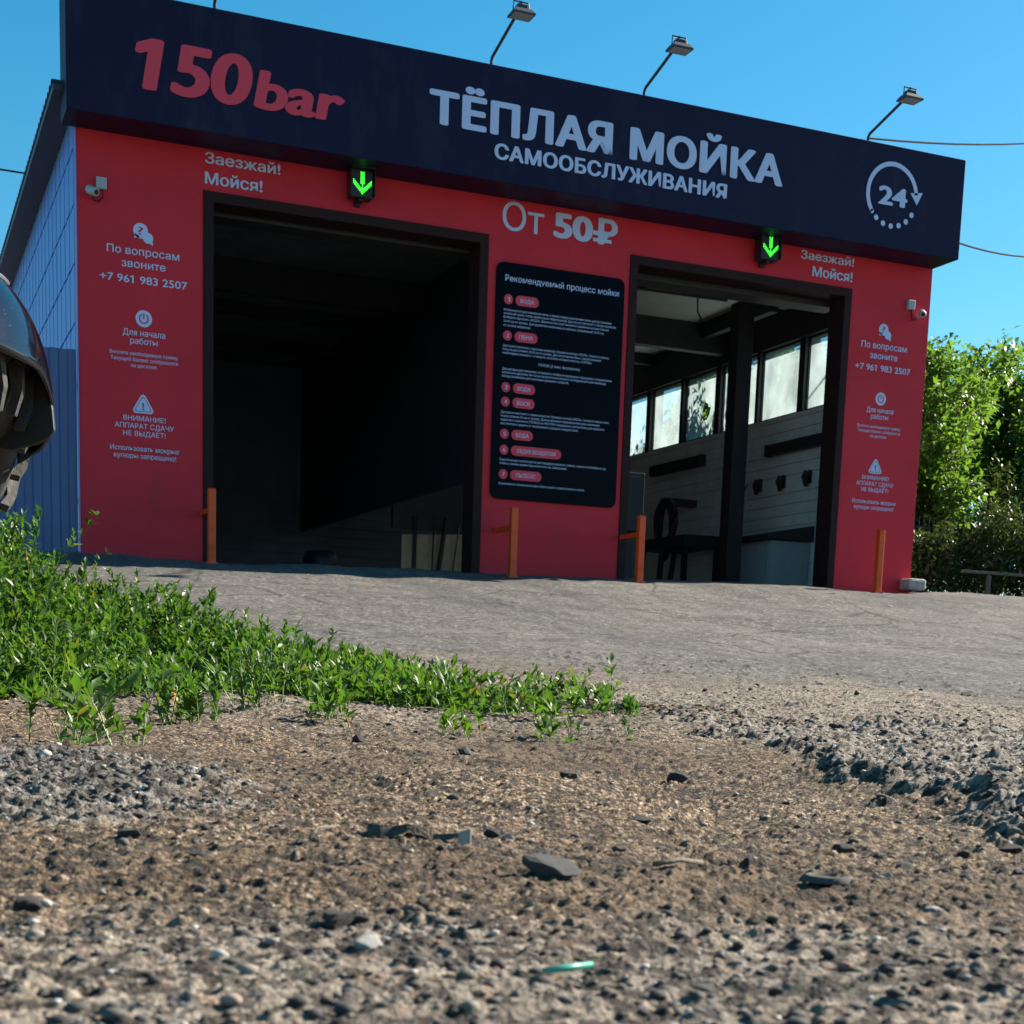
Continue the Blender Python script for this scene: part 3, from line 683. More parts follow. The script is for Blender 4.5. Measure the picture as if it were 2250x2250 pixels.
# ------------------------------------------------------------------ floodlights on the fascia
def floodlight(x):
    r_ = thing('floodlight', '', 'lamp', (x,YF+.02,4.987), 'floodlights on arms above the fascia')
    yb0 = YF+.03
    part('arm', MB().tube([(x,yb0,4.98),(x,yb0,5.03),(x,yb0-.03,5.06),(x+.0,yb0-.66,5.235)],.016,8), M['steel'], r_, smooth=True)
    cx, cy, cz = x+.03, yb0-.70, 5.20
    body = MB().add([(cx-.115,cy-.09,cz),(cx+.115,cy-.09,cz),(cx+.115,cy+.09,cz),(cx-.115,cy+.09,cz),(cx-.115,cy-.09,cz+.016),(cx+.115,cy-.09,cz+.016),(cx+.115,cy+.09,cz+.016),(cx-.115,cy+.09,cz+.016),
        (cx-.085,cy-.06,cz+.055),(cx+.085,cy-.06,cz+.055),(cx+.085,cy+.06,cz+.055),(cx-.085,cy+.06,cz+.055)],
        [(0,3,2,1),(0,1,5,4),(1,2,6,5),(2,3,7,6),(3,0,4,7),(4,5,9,8),(5,6,10,9),(6,7,11,10),(7,4,8,11),(8,9,10,11)])
    hs = part('housing', body, M['greymetal'], r_)
    part('driver_box', MB().box((cx-.055,cy-.04,cz+.0555),(cx+.055,cy+.04,cz+.10)), M['steel'], hs, bevel=.006)
    part('yoke', MB().tube([(cx-.09,cy+.0,cz+.03),(cx-.085,cy,cz+.13),(cx+.07,cy,cz+.13),(cx+.09,cy,cz+.03)],.008,6).tube([(cx,cy,cz+.13),(cx-.03,cy,cz+.10)],.014,6), M['steel'], r_)
    part('lens', MB().box((cx-.10,cy-.075,cz-.004),(cx+.10,cy+.075,cz-.0005)), M['box'], hs)
    return r_
f0 = floodlight(4.053)
f0['label'] = 'floodlight on an arm above the letters ТЁ of the fascia title'
for x, lb in ((1.231,'floodlight above the red logo, its arm leaving the picture at the top edge'),(5.803,'floodlight on an arm above the gap between ТЁПЛАЯ and МОЙКА'),(8.668,'floodlight nearest the round 24 emblem, with a cable at its foot')):
    c = copy_tree(f0, (x-4.053,0,0)); c['label'] = lb

# ------------------------------------------------------------------ lane signals
def lane_signal(x, z, lb):
    r_ = thing('lane_signal', lb, 'signal', (x,-.06,z), 'green arrow signals above the bays')
    part('housing', MB().box((x-.12,-.20,z-.135),(x+.12,-.05,z+.135)), M['blackmetal'], r_, bevel=.012)
    part('bracket', MB().box((x-.03,-.049,z-.18),(x+.03,-.003,z+.08)).box((x-.025,-.16,z-.155),(x+.025,-.05,z-.137)), M['blackmetal'], r_)
    part('visor', MB().box((x-.12,-.26,z+.137),(x+.12,-.06,z+.144)).box((x+.122,-.24,z-.12),(x+.128,-.06,z+.144)), M['blackmetal'], r_)
    led = MB(); sp = .0155
    pts = [(-sp,.105-i*sp) for i in range(8)]+[(sp,.105-i*sp) for i in range(8)]+[(0,.0975-i*sp) for i in range(12)]
    for k in range(8):
        for o_ in (0,1,2):
            for sg in (-1,1): pts.append((sg*(k*sp*.85), -.10+k*sp*.85+o_*sp*1.1))
    for a, b_ in pts:
        led.add([(x+a+.0068*math.cos(q*math.pi/3), -.204, z+b_+.0068*math.sin(q*math.pi/3)) for q in range(6)], [tuple(range(6))])
    part('arrow', led, M['led'], r_)
lane_signal(2.785, 3.735, 'black signal box with green arrow above the left bay')
lane_signal(7.62, 3.765, 'black signal box with green arrow above the right bay')

# ------------------------------------------------------------------ wall cameras
def wall_camera(x, z, dx, lb, s):
    r_ = thing('security_camera', lb, 'camera', (x,-.01,z), 'cameras on the red wall')
    part('junction_box', MB().box((x-.05,-.055,z-.055),(x+.05,-.004,z+.055)), M['box'], r_, bevel=.008)
    c = Vector((x+dx, -.11, z-.10)); d = Vector((s*.45,-.8,-.35)).normalized()
    bd = part('body', MB().tube([c-d*.05, c+d*.05, c+d*.075],[.042,.042,.036],16), M['box'], r_, smooth=False, bevel=.004)
    part('lens', MB().tube([c+d*.0752, c+d*.079],.024,14), M['lens'], bd)
    part('bracket', MB().tube([(x+dx*.9,-.004,z-.12),(x+dx*.95,-.06,z-.12),tuple(c-d*.03)],.012,8), M['box'], r_)
    part('cable', MB().tube([(x+.01,-.03,z-.055),(x+.015,-.035,z-.12),(x+dx*.3,-.03,z-.17),(x+dx*.75,-.03,z-.16),(x+dx*.9,-.02,z-.125)],.006,6), M['cable'], r_)
wall_camera(.228, 3.402, -.10, 'small white camera and junction box high on the left pillar', 1)
wall_camera(9.726, 3.425, .115, 'small white camera and junction box high on the right pillar', -1)

# ------------------------------------------------------------------ bollards
def bollard(x, y, lb, arm, dx=0., h=.72):
    z = gz(x, y)
    r_ = thing('bollard', lb, 'bollard', (x,y,z), 'orange steel posts at the bays')
    part('post', MB().box((x-.038,y-.038,z-.1),(x+.038,y+.038,z+h)), M['orange'], r_, bevel=.007)
    part('cap', MB().box((x-.036,y-.036,z+h+.0005),(x+.036,y+.036,z+h+.006)), M['orange'], r_)
    part('base_plate', MB().box((x-.055,y-.05,z-.02),(x+.055,y+.05,z+.012)), M['orange'], r_)
    if arm: part('wall_arm', MB().box((x-.02,y+.04,z+.50),(x+.02,-.003 if abs(dx) < .01 else .1,z+.55)), M['orange'], r_)
    return r_
bollard(1.20,-.5,'orange post at the left jamb of the left bay',True)
bollard(4.44,-.5,'orange post in front of the menu board pillar',True)
bollard(5.975,-.5,'orange post with a side arm at the left jamb of the right bay',True,.1)
bollard(9.18,-.5,'orange post standing alone in front of the right pillar',False)
b5 = bollard(9.26,2.55,'dim orange post inside the right bay beside the ribbed chest',False,h=.78)

# ------------------------------------------------------------------ inside the bays
t = thing('storage_chest', 'pale ribbed chest with a dark lid inside the right bay', 'chest', (9.45,2.34,.13))
mb = MB().box((9.12,1.83,.14),(9.72,2.85,.75))
for i in range(16): mb.box((9.105,1.86+i*.062,.18),(9.119,1.86+i*.062+.035,.70))
part('body', mb, M['chest'], t)
part('lid', MB().add([(9.02,1.75,.76),(9.74,1.75,.76),(9.74,2.97,.76),(9.02,2.97,.76),(9.02,1.75,.83),(9.74,1.75,.97),(9.74,2.92,.97),(9.02,2.97,.83)],[(0,3,2,1),(4,5,6,7),(0,1,5,4),(1,2,6,5),(2,3,7,6),(3,0,4,7)]), M['steel'], t, bevel=.01)
t = thing('wall_board', 'long grey heater strip on the wall left of the column in the right bay', 'heater', (9.7,5.6,2.14))
part('housing', MB().box((9.63,4.84,2.09),(9.747,6.45,2.25)), M['steel'], t, bevel=.02)
part('end_cap', MB().box((9.62,4.80,2.085),(9.747,4.838,2.255)), M['blackmetal'], t, bevel=.01)
t = thing('wall_board', 'long grey heater strip on the wall right of the column in the right bay', 'heater', (9.7,2.3,2.08))
part('housing', MB().box((9.63,1.2,2.0),(9.747,2.92,2.15)), M['steel'], t, bevel=.02)
part('end_cap', MB().box((9.62,2.922,1.995),(9.747,2.96,2.155)), M['blackmetal'], t, bevel=.01)
def clip(y, z, lb):
    t = thing('mat_clip', lb, 'clip', (9.74,y,z), 'mat clips on the wall of the right bay')
    part('jaw', MB().tube([(9.70,y+.03,z+.10),(9.66,y+.03,z+.02),(9.69,y+.01,z-.10)],[.03,.026,.018],8), M['blackmetal'], t)
    part('jaw', MB().tube([(9.70,y-.06,z+.10),(9.66,y-.055,z+.02),(9.69,y-.02,z-.10)],[.026,.024,.016],8), M['blackmetal'], t)
    part('plate', MB().box((9.725,y-.05,z-.06),(9.748,y+.05,z+.11)), M['blackmetal'], t)
clip(3.21,1.61,'mat clip with a coil cord, nearest the column'); clip(2.60,1.60,'middle mat clip of three on the pale wall'); clip(1.96,1.60,'mat clip closest to the right door jamb')
mb = MB(); pts = [(9.62,3.35,1.66),(9.6,3.45,1.5),(9.58,3.55,1.34)]
pts += [(9.56+.05*math.cos(i*1.05), 3.52+.0008*i+.055*math.sin(i*1.05), 1.32-i*.0062) for i in range(140)]
solo('coil_hose', MB().tube(pts,.011,5), M['blackmetal'], 'black coiled air hose hanging beside the dark column', 'hose')
t = thing('hose_reel', 'dark hose looped over a hanger near the bench in the right bay', 'hose', (9.4,5.1,1.0))
mb = MB()
for k in range(10):
    q = .022*k
    mb.tube([(9.25+.03*math.sin(k),5.09+(.36-q)*math.cos(a*.262)*(.9+.05*k*.3),1.28-.02*k+(.30+.012*k)*math.sin(a*.262)) for a in range(25)],.03,6)
part('loops', mb, M['blackmetal'], t, smooth=True)
part('hanger', MB().box((9.2,5.0,1.50),(9.74,5.18,1.60)), M['steel'], t)
t = thing('work_bench', 'dark low bench under the hanging hose in the right bay', 'bench', (9.2,4.5,0))
part('top', MB().box((8.9,3.82,.80),(9.6,5.3,.96)), M['blackmetal'], t, bevel=.01)
for (x,y,dx,dy) in ((8.97,3.92,0,0),(8.97,4.62,0,.08),(8.97,5.2,0,.2),(9.5,3.92,0,0),(9.5,5.2,0,.2)):
    part('leg', MB().tube([(x,y,.81),(x+dx,y+dy,.05)],.045,4), M['blackmetal'], t)
t = thing('control_cabinet', 'tall black cabinet just inside the right bay by the centre pillar', 'cabinet', (7.4,2.4,0))
part('body', MB().box((7.02,2.1,.75),(7.34,2.5,1.50)), M['blackmetal'], t, bevel=.015)
part('stand', MB().box((7.1,2.2,0),(7.26,2.4,.748)), M['blackmetal'], t)
part('handle', MB().box((7.1,2.085,1.42),(7.24,2.098,1.45)), M['greymetal'], t)
t = thing('tarp_screen', 'pale tan sheet with dark straps deep inside the left bay', 'tarp', (6.2,7.0,.2))
mb = MB(); nx = 40
vs = []
for i in range(nx+1):
    x = 5.66+1.06*i/nx; y = 7.0+.03*math.sin(i*.9)+.02*math.sin(i*2.3)
    vs += [(x,y,.1),(x,y,.97+.06*i/nx)]
mb.add(vs, [(2*i,2*i+2,2*i+3,2*i+1) for i in range(nx)])
part('sheet', mb, M['tan'], t, smooth=True)
for x0,x1,wd in ((6.30,6.20,.035),(5.78,5.84,.03),(6.09,6.14,.012),(6.52,6.46,.012)):
    part('strap', MB().tube([(x0+.06,6.90,1.25),(x1,6.93,.15)],wd,6), M['blackmetal'], t)
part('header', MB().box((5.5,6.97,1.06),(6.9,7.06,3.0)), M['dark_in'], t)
mb = MB()
n = 20
for ring in range(5): pass
prof = [(.02,.02),(.20,.04),(.235,.12),(.23,.30),(.20,.40),(.12,.42)]
for i in range(n):
    for r0, z0 in prof:
        a = 2*math.pi*i/n; mb.v.append((3.6+r0*math.cos(a), 4.2+r0*math.sin(a), .0+z0))
k = len(prof)
for i in range(n):
    for j in range(k-1): mb.f.append((i*k+j, ((i+1)%n)*k+j, ((i+1)%n)*k+j+1, i*k+j+1))
mb.f.append(tuple(i*k+k-1 for i in range(n)))
solo('rubbish_bin', mb, M['blackmetal'], 'round dark tub standing on the floor of the left bay', 'bin', smooth=True)
t = thing('wash_boom', 'thin dark swinging pipe with slack hoses under the left bay ceiling', 'pipe', (6,5,3.3))
part('pipe', MB().tube([(7.6,5.6,3.32),(6.3,5.9,2.60),(5.5,6.1,2.2)],.022,6).tube([(5.5,6.1,2.25),(5.5,6.1,1.9)],.04,6), M['blackmetal'], t)
part('hose', MB().tube([(6.0,5.6,3.35),(6.3,5.6,3.1),(6.7,5.6,2.98),(7.1,5.6,3.05),(7.5,5.6,3.3)],.015,6).tube([(6.05,5.7,3.35),(6.35,5.7,3.13),(6.7,5.7,3.03),(7.1,5.7,3.07),(7.5,5.7,3.28)],.012,6), M['cable'], t)

# ------------------------------------------------------------------ fences, kerb block, plank
t = thing('sheet_fence', 'blue grey profiled sheet fence joined to the left corner of the building', 'fence', (-2.5,.06,0))
mb = MB(); x = -.02; P = []
while x > -6: P += [(x,.05),(x-.07,.05),(x-.085,.07),(x-.155,.07)]; x -= .17
vs = []
for a, c in P: vs += [(a,c,-.5),(a,c,1.86-.012*abs(a))]
mb.add(vs, [(2*i,2*i+1,2*i+3,2*i+2) for i in range(len(P)-1)])
part('sheet', mb, M['fence'], t)
part('rail', MB().box((-6,.085,.4),(-.02,.12,.45)).box((-6,.085,1.5),(-.02,.12,1.55)), M['steel'], t)
t = thing('metal_fence', 'thin dark bar fence among the foliage right of the building', 'fence', (11.5,1.2,.2))
for k_, (z0) in enumerate((.5,1.0)): part('rail', MB().box((10.2,1.29,z0),(14.5,1.31,z0+.025)), M['steel'], t)
mb = MB()
for i in range(52): mb.tube([(10.25+i*.082,1.27,.1),(10.25+i*.082,1.27,1.15)],.007,4)
part('bars', mb, M['steel'], t)
solo('concrete_block', MB().box((9.86,-.22,.06),(10.12,.0,.20)), M['concrete'], 'rough grey concrete block at the foot of the right pillar', 'block', bevel=.03)
solo('wooden_plank', MB().box((11.1,.30,.36),(13.6,.38,.40)).box((11.5,.32,.1),(11.56,.37,.358)).box((13.1,.32,.1),(13.16,.37,.358)), M['wood'], 'weathered low wooden rail under the tree at the right edge', 'rail', bevel=.006)

# ------------------------------------------------------------------ overhead cables
def sag(a, b, s, n=16):
    a, b = Vector(a), Vector(b)
    return [tuple(a.lerp(b, i/n)-Vector((0,0,s*4*(i/n)*(1-i/n)))) for i in range(n+1)]
def pcable(a, b, s, r, lb): solo('overhead_cable', MB().tube(sag(a,b,s),r,6), M['cable'], lb, 'cable', 'cables strung from the building')
solo('overhead_cable', MB().tube([(3.0,9.0,4.15),(3.0,9.0,6.05)],.03,6).tube(sag((3.0,9.0,6.0),(-14,9.0,6.5),.15),.014,6), M['cable'], 'thin overhead cable left of the roof, crossing to the left edge', 'cable', 'cables strung from the building')
pcable((8.668,-.45,5.02),(22,8.5,10.2),.25,.012,'overhead cable leaving the foot of the rightmost floodlight')
pcable((W+.0,-.02,4.27),(22,9.8,8.3),.35,.012,'overhead cable leaving the right end of the fascia')

# ------------------------------------------------------------------ foliage
def leaf_cloud(P, N, L, Wd, Dn):
    """diamond leaves: P base points, Dn long axis, N normal"""
    Dn = Dn/np.linalg.norm(Dn,axis=1,keepdims=True); S = np.cross(Dn, N); S /= np.linalg.norm(S,axis=1,keepdims=True)+1e-9
    U = np.cross(S, Dn)
    L = L[:,None]; Wd = Wd[:,None]
    v = np.stack([P, P+Dn*L*.42+S*Wd*.5+U*Wd*.18, P+Dn*L-U*L*.12, P+Dn*L*.42-S*Wd*.5+U*Wd*.18, P+Dn*L*.5-U*Wd*.02], 1)
    n = len(P); b = np.arange(n)[:,None]*5
    F = np.concatenate([b+np.array([[0,1,4]]), b+np.array([[1,2,4]]), b+np.array([[2,3,4]]), b+np.array([[3,0,4]])],1).reshape(-1,3)
    return v.reshape(-1,3), F
def rand_dir(n, r):
    v = r.normal(size=(n,3)); return v/np.linalg.norm(v,axis=1,keepdims=True)
def sprigs(bases, heights, r, leaf=.03, per=16, spread=.28):
    """upright leafy stems; returns leaf V,F,tint and stem V,F"""
    n = len(bases); lean = r.normal(0,spread,(n,2)); tops = bases+np.stack([lean[:,0]*heights, lean[:,1]*heights, heights],1)
    k = np.maximum(5,(per*np.clip(heights/.2,.45,2.2)).astype(int))
    idx = np.repeat(np.arange(n), k); m_ = len(idx)
    t = r.beta(1.6,1.0,m_)*.98+.02
    curve = (1-t)*t
    P = bases[idx]*(1-t[:,None])+tops[idx]*t[:,None]; P[:,:2] -= lean[idx]*heights[idx,None]*curve[:,None]*.5
    a = r.uniform(0,2*math.pi,m_); el = r.normal(.45+.5*t,.35)
    Dn = np.stack([np.cos(a)*np.cos(el), np.sin(a)*np.cos(el), np.sin(el)],1)
    N = np.tile([0,0,1.],(m_,1))+r.normal(0,.35,(m_,3))
    L = leaf*r.uniform(.55,1.25,m_)*(1-.45*np.clip(t-.8,0,1)*3*.6)
    V, F = leaf_cloud(P, N, L, L*r.uniform(.30,.46,m_), Dn)
    tint = np.repeat(np.clip(r.normal(.42,.2,m_)+.2*(t-.5),0,.96),4)
    br = np.repeat(r.random(m_) < .012,4); tint = np.where(br,1.,tint)
    # stems, three sided
    sv = []; sf = []
    ang = np.array([0,2.09,4.19]); c = np.stack([np.cos(ang),np.sin(ang),0*ang],1)
    rad = .0012+.004*np.clip(heights,0,.5)
    mid = (bases+tops)/2; mid[:,:2] -= lean*heights[:,None]*.125
    rings = [bases[:,None]+c*rad[:,None,None], mid[:,None]+c*rad[:,None,None]*.8, tops[:,None]+c*rad[:,None,None]*.4]
    SV = np.stack(rings,1).reshape(-1,3); b = np.arange(n)*9
    SF = np.concatenate([np.stack([b+q*3+i, b+q*3+(i+1)%3, b+q*3+3+(i+1)%3, b+q*3+3+i],1) for q in (0,1) for i in range(3)])
    return V, F, tint, SV, SF
def quads(F): return np.concatenate([F, F[:,2:3]],1)
def plant_mesh(name, V,F,tint,SV,SF, mleaf):
    """leaf and stem meshes"""
    lm = np_mesh(name, V, F, mleaf, tint=tint)
    sm = np_mesh(name+'_stems', SV, SF, M['stem'])
    return lm, sm
def in_poly(x, y, poly):
    c = np.zeros(len(x), bool); j = len(poly)-1
    for i in range(len(poly)):
        xi, yi = poly[i]; xj, yj = poly[j]
        m_ = ((yi > y) != (yj > y)) & (x < (xj-xi)*(y-yi)/(yj-yi+1e-12)+xi); c ^= m_; j = i
    return c
PATCH = [(-3.2,-12.3),(-2.2,-12.3),(-1.793,-12.122),(-1.571,-11.70),(-1.367,-11.40),(-1.05,-11.05),(-.87,-11.3),(-.79,-11.70),(-.63,-11.9),(-.40,-11.9),(-.12,-11.80),(-.04,-11.90),(.0,-11.75),
         (.0,-11.45),(-.02,-11.3),(-.05,-10.9),(-.10,-10.3),(-.22,-9.6),(-.40,-8.5),(-.62,-7.2),(-.95,-6.3),(-1.5,-5.2),(-2.2,-4.6),(-5,-4.3),(-6,-8),(-5,-11.5)]
r2 = np.random.default_rng(11)
nc = 34000; x = r2.uniform(-6,.5,nc); y = r2.uniform(-12.5,-4.3,nc)
# thin out with distance from the camera
Dc = np.hypot(x-CAMX,y-CAMY)
vis = (x-CAMX) > -.10*(y-CAMY)-.15
pk = np.where(vis, np.clip(1.5-.10*Dc,.35,1.), .16)
edge_n = vnoise(x*2.2,y*2.2,5)
keep = in_poly(x+.10*vnoise(x*5,y*5,6), y+.15*vnoise(x*5,y*5,7), PATCH) & (r2.random(nc) < pk) & (edge_n > -.68)
x, y = x[keep], y[keep]
# thin tongue at the right end
ton = (x > -.75) & (y < -11.0)
kk = ~ton | (r2.random(len(x)) < .55*(vnoise(x*7,y*7,19) > -.25)); x, y = x[kk], y[kk]
Dc = np.hypot(x-CAMX,y-CAMY)
front_d = y-np.interp(x, [-3,-1.79,-1.57,-1.37,-1.05,-.87,-.63,0.05,.3], [-12.3,-12.12,-11.7,-11.4,-11.05,-11.3,-11.9,-11.9,-11.7])
h = (.05+.20*np.clip(front_d/1.3,0,1))*(1+.4*vnoise(x*1.7,y*1.7,9))*np.clip(r2.lognormal(0,.25,len(x)),.5,1.9)
h = np.where(x > -.65, np.minimum(h,.085+.05*(r2.random(len(x)))), h)
h = h*(.78+1.25*sstep(-1.25,-1.55,x)*sstep(-11.0,-9.5,y)+.15*sstep(-.9,-1.4,x))
h = np.clip(h,.03,.55)
keep = r2.random(len(x)) < .30+.70*sstep(.10,.95,front_d+.25*vnoise(x*6,y*6,12)); keep |= x > -.8
x, y, h = x[keep], y[keep], h[keep]
ox = r2.uniform(-1.75,-.28,800); oy = np.interp(ox, [-1.79,-1.57,-1.37,-1.05,-.87,-.63,0.05,.3], [-12.12,-11.7,-11.4,-11.05,-11.3,-11.9,-11.9,-11.7])-np.abs(r2.normal(0,.36,800))*(.4+.6*r2.random(800))
x = np.append(x,ox); y = np.append(y,oy); h = np.append(h, r2.uniform(.015,.07,800)*(vnoise(ox*4,oy*4,77) > -.15)+.012)
bz = ground_z(x, y, False)-.004
V,F,tint,SV,SF = sprigs(np.stack([x,y,bz],1), h, r2, leaf=.043, per=24)
lm, sm = plant_mesh('weed_patch', V,F,tint,SV,SF, M['leaf'])
# one object: leaves and stems together
nv = len(V)
VV = np.vstack([V, SV]); FF = np.vstack([quads(F)[:, [0,1,2,2]][:, :3], SF[:, [0,1,2]]+nv, SF[:, [0,2,3]]+nv])
tt = np.concatenate([tint, np.full(2*len(SF), .25)])
o = bpy.data.objects.new('weed_patch', np_mesh('weed_patch', VV, FF, M['leaf'], tint=tt)); COL.objects.link(o)
tag(o, 'dense patch of green leafy weeds spreading along the edge of the dirt on the left', 'weeds', kind='stuff')
# dry litter straw among the weeds' front
nl = 2600; x = r2.uniform(-1.75,.2,nl); y = np.interp(x, [-1.79,-1.57,-1.37,-1.05,-.87,-.63,0.05,.3], [-12.12,-11.7,-11.4,-11.05,-11.3,-11.9,-11.9,-11.7])+r2.normal(-.22,.38,nl)
z = ground_z(x,y,False)+.004; a = r2.uniform(0,math.pi,nl); Ls = r2.uniform(.015,.06,nl)
Dn = np.stack([np.cos(a),np.sin(a),r2.normal(0,.12,nl)],1)
V,F = leaf_cloud(np.stack([x,y,z],1), np.tile([0,0,1.],(nl,1))+r2.normal(0,.3,(nl,3)), Ls, Ls*.13+.0015, Dn)
M['straw'] = mat('dry_straw', (.26,.185,.11), .8, noise=.7, nscale=25)
o = bpy.data.objects.new('dry_litter', np_mesh('dry_litter', V, F, M['straw'])); COL.objects.link(o)
tag(o, 'dry straw and stalk litter scattered in front of the weeds', 'litter', kind='stuff')

# single weeds growing apart from the patch
WEEDS = [(-1.48,-11.871,.107,'leafy weed sprig in front of the patch at the far left'),(-1.598,-13.548,.075,'dark small weed on the dirt left of the pale gravel'),(-1.586,-13.745,.03,'tiny green seedling at the near left on the gravel'),
(-1.248,-11.58,.083,None),(-1.272,-11.941,.055,None),(-1.382,-12.956,.066,None),(-1.321,-12.995,.052,None),(-1.016,-11.737,.055,None),(-1.079,-12.466,.083,None),(-.835,-11.829,.118,None),
(-1.038,-12.834,.05,None),(-.696,-12.322,.045,None),(-.647,-12.384,.055,None),(-.567,-12.271,.03,None),(-.557,-12.609,.058,None),(-.181,-12.286,.145,'tall single weed stem with broad leaves at the right end of the patch'),(-.105,-11.831,.07,None),(-.06,-11.75,.055,None),
(-.02,-11.95,.04,None),(-.759,-13.366,.03,'tiny seedling with one orange leaf on the bare dirt'),(-.924,-13.251,.025,None),(-.235,-12.571,.03,None)]
for i, (x,y,h,lb) in enumerate(WEEDS):
    h = h*1.6 if i != 15 else h; rr_ = np.random.default_rng(200+i); k = 2 if h < .035 else (7 if h < .06 else 11)
    if i == 15: k = 5
    bs = np.stack([x+rr_.normal(0,.03 *(1 if x < -.3 else .6) if i != 15 else .03,k), y+rr_.normal(0,.04,k), np.zeros(k)],1); bs[:,2] = ground_z(bs[:,0],bs[:,1],False)-.003
    hh = h*rr_.uniform(.5,1.,k); hh[0] = h; 
    if i == 15: hh[1:] *= .45
    V,F,tint,SV,SF = sprigs(bs, hh, rr_, leaf=.019+.12*min(h,.12) if i != 15 else .042, per=26 if i != 15 else 16, spread=.35 if i != 15 else .15)
    base = np.array([x,y,gz(x,y)])
    t = thing('weed_plant', lb or 'low green weed sprouting from bare dirt in front of the dense patch', 'weed', tuple(base), 'single weeds on the bare dirt')
    o = bpy.data.objects.new('leaves', np_mesh('leaves', V-base, F, M['leaf'], tint=tint)); COL.objects.link(o); o.parent = t
    o = bpy.data.objects.new('stem', np_mesh('stem', SV-base, SF, M['stem'])); COL.objects.link(o); o.parent = t

# trees along the right side
def tree_meshes(seed, H, Rc, nb=95, nl=120, leafL=.155):
    r = np.random.default_rng(seed); tb = MB()
    tb.tube([(0,0,-.3),(.03,.02,H*.2),(-.04,.05,H*.45),(.05,-.03,H*.72),(.0,.0,H*.93)],[.11,.09,.07,.04,.015],8)
    Ps = []; Ds = []
    lob = [(r.normal(0,.45*Rc), r.normal(0,.45*Rc), r.uniform(.28,.92)*H, r.uniform(.35,.62)*Rc) for _ in range(11)]
    lob += [(0,0,H*.97,.28*Rc),(.3*Rc,.1,H*.86,.4*Rc)]
    for i in range(nb):
        lx,ly,lz,lr = lob[r.integers(len(lob))]
        d = rand_dir(1,r)[0]; q = lr*r.uniform(.55,1.05); tip = np.array([lx,ly,lz])+d*q*np.array([1,1,.85])
        tip[2] = max(tip[2],.25+.5*r.random())
        st = np.array([0,0,np.clip(tip[2]*r.uniform(.35,.7),.15*H,.85*H)]); midp = (st+tip)/2+r.normal(0,.08,3)+[0,0,.12]
        tb.tube([tuple(st),tuple(midp),tuple(tip)],[.022,.013,.005],4)
        m_ = int(nl*r.uniform(.6,1.4)); t = r.beta(2,1.1,m_)[:,None]
        p = (midp*(1-t)+tip*t)+r.normal(0,.15,(m_,3))
        dd = rand_dir(m_,r)*.8+(tip-midp)/np.linalg.norm(tip-midp)*.5+np.array([0,0,-.45])
        Ps.append(p); Ds.append(dd)
    # leader shoots poking out of the top
    for i in range(9):
        a = r.uniform(0,6.28); rad = r.uniform(0,.7)*Rc; b0 = np.array([rad*math.cos(a),rad*math.sin(a),H*(.98-.28*rad/Rc)]); tip = b0+np.array([r.normal(0,.12),r.normal(0,.12),r.uniform(.3,.7)])
        tb.tube([tuple(b0-[0,0,.5]),tuple(tip)],[.012,.004],4); m_ = 38; t = r.random(m_)[:,None]
        Ps.append(b0*(1-t)+tip*t+r.normal(0,.05,(m_,3))); dd = rand_dir(m_,r)*np.array([1,1,.4])+[0,0,-.1]; Ds.append(dd)
    P = np.vstack(Ps); Dn = np.vstack(Ds); n = len(P)
    N = np.tile([0,0,1.],(n,1))+r.normal(0,.5,(n,3)); L = leafL*r.uniform(.6,1.25,n)
    V,F = leaf_cloud(P,N,L,L*r.uniform(.45,.62,n),Dn)
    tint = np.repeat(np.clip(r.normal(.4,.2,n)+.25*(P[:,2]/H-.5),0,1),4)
    return V,F,tint,tb
TM = []
for k, (H,Rc,nb) in enumerate(((4.3,1.8,120),(4.9,2.1,135))):
    V,F,tint,tb = tree_meshes(30+k,H,Rc,nb)
    cm = np_mesh('crown', V,F, M['tree'], tint=tint)
    tmm = bpy.data.meshes.new('trunk'); tmm.from_pydata(tb.v,[],tb.f); tmm.materials.append(M['bark'])
    TM.append((tmm,cm))
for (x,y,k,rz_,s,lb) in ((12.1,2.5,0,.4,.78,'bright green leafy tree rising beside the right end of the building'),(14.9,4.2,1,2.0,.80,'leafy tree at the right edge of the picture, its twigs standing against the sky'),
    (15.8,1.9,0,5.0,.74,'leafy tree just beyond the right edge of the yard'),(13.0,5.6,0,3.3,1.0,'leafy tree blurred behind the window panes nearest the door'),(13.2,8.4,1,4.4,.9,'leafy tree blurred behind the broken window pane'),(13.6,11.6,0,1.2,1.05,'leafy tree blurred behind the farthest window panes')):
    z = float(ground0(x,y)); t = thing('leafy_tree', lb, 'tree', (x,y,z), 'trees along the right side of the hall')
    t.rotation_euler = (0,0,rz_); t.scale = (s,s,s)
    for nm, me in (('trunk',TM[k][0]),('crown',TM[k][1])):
        o = bpy.data.objects.new(nm, me); COL.objects.link(o); o.parent = t
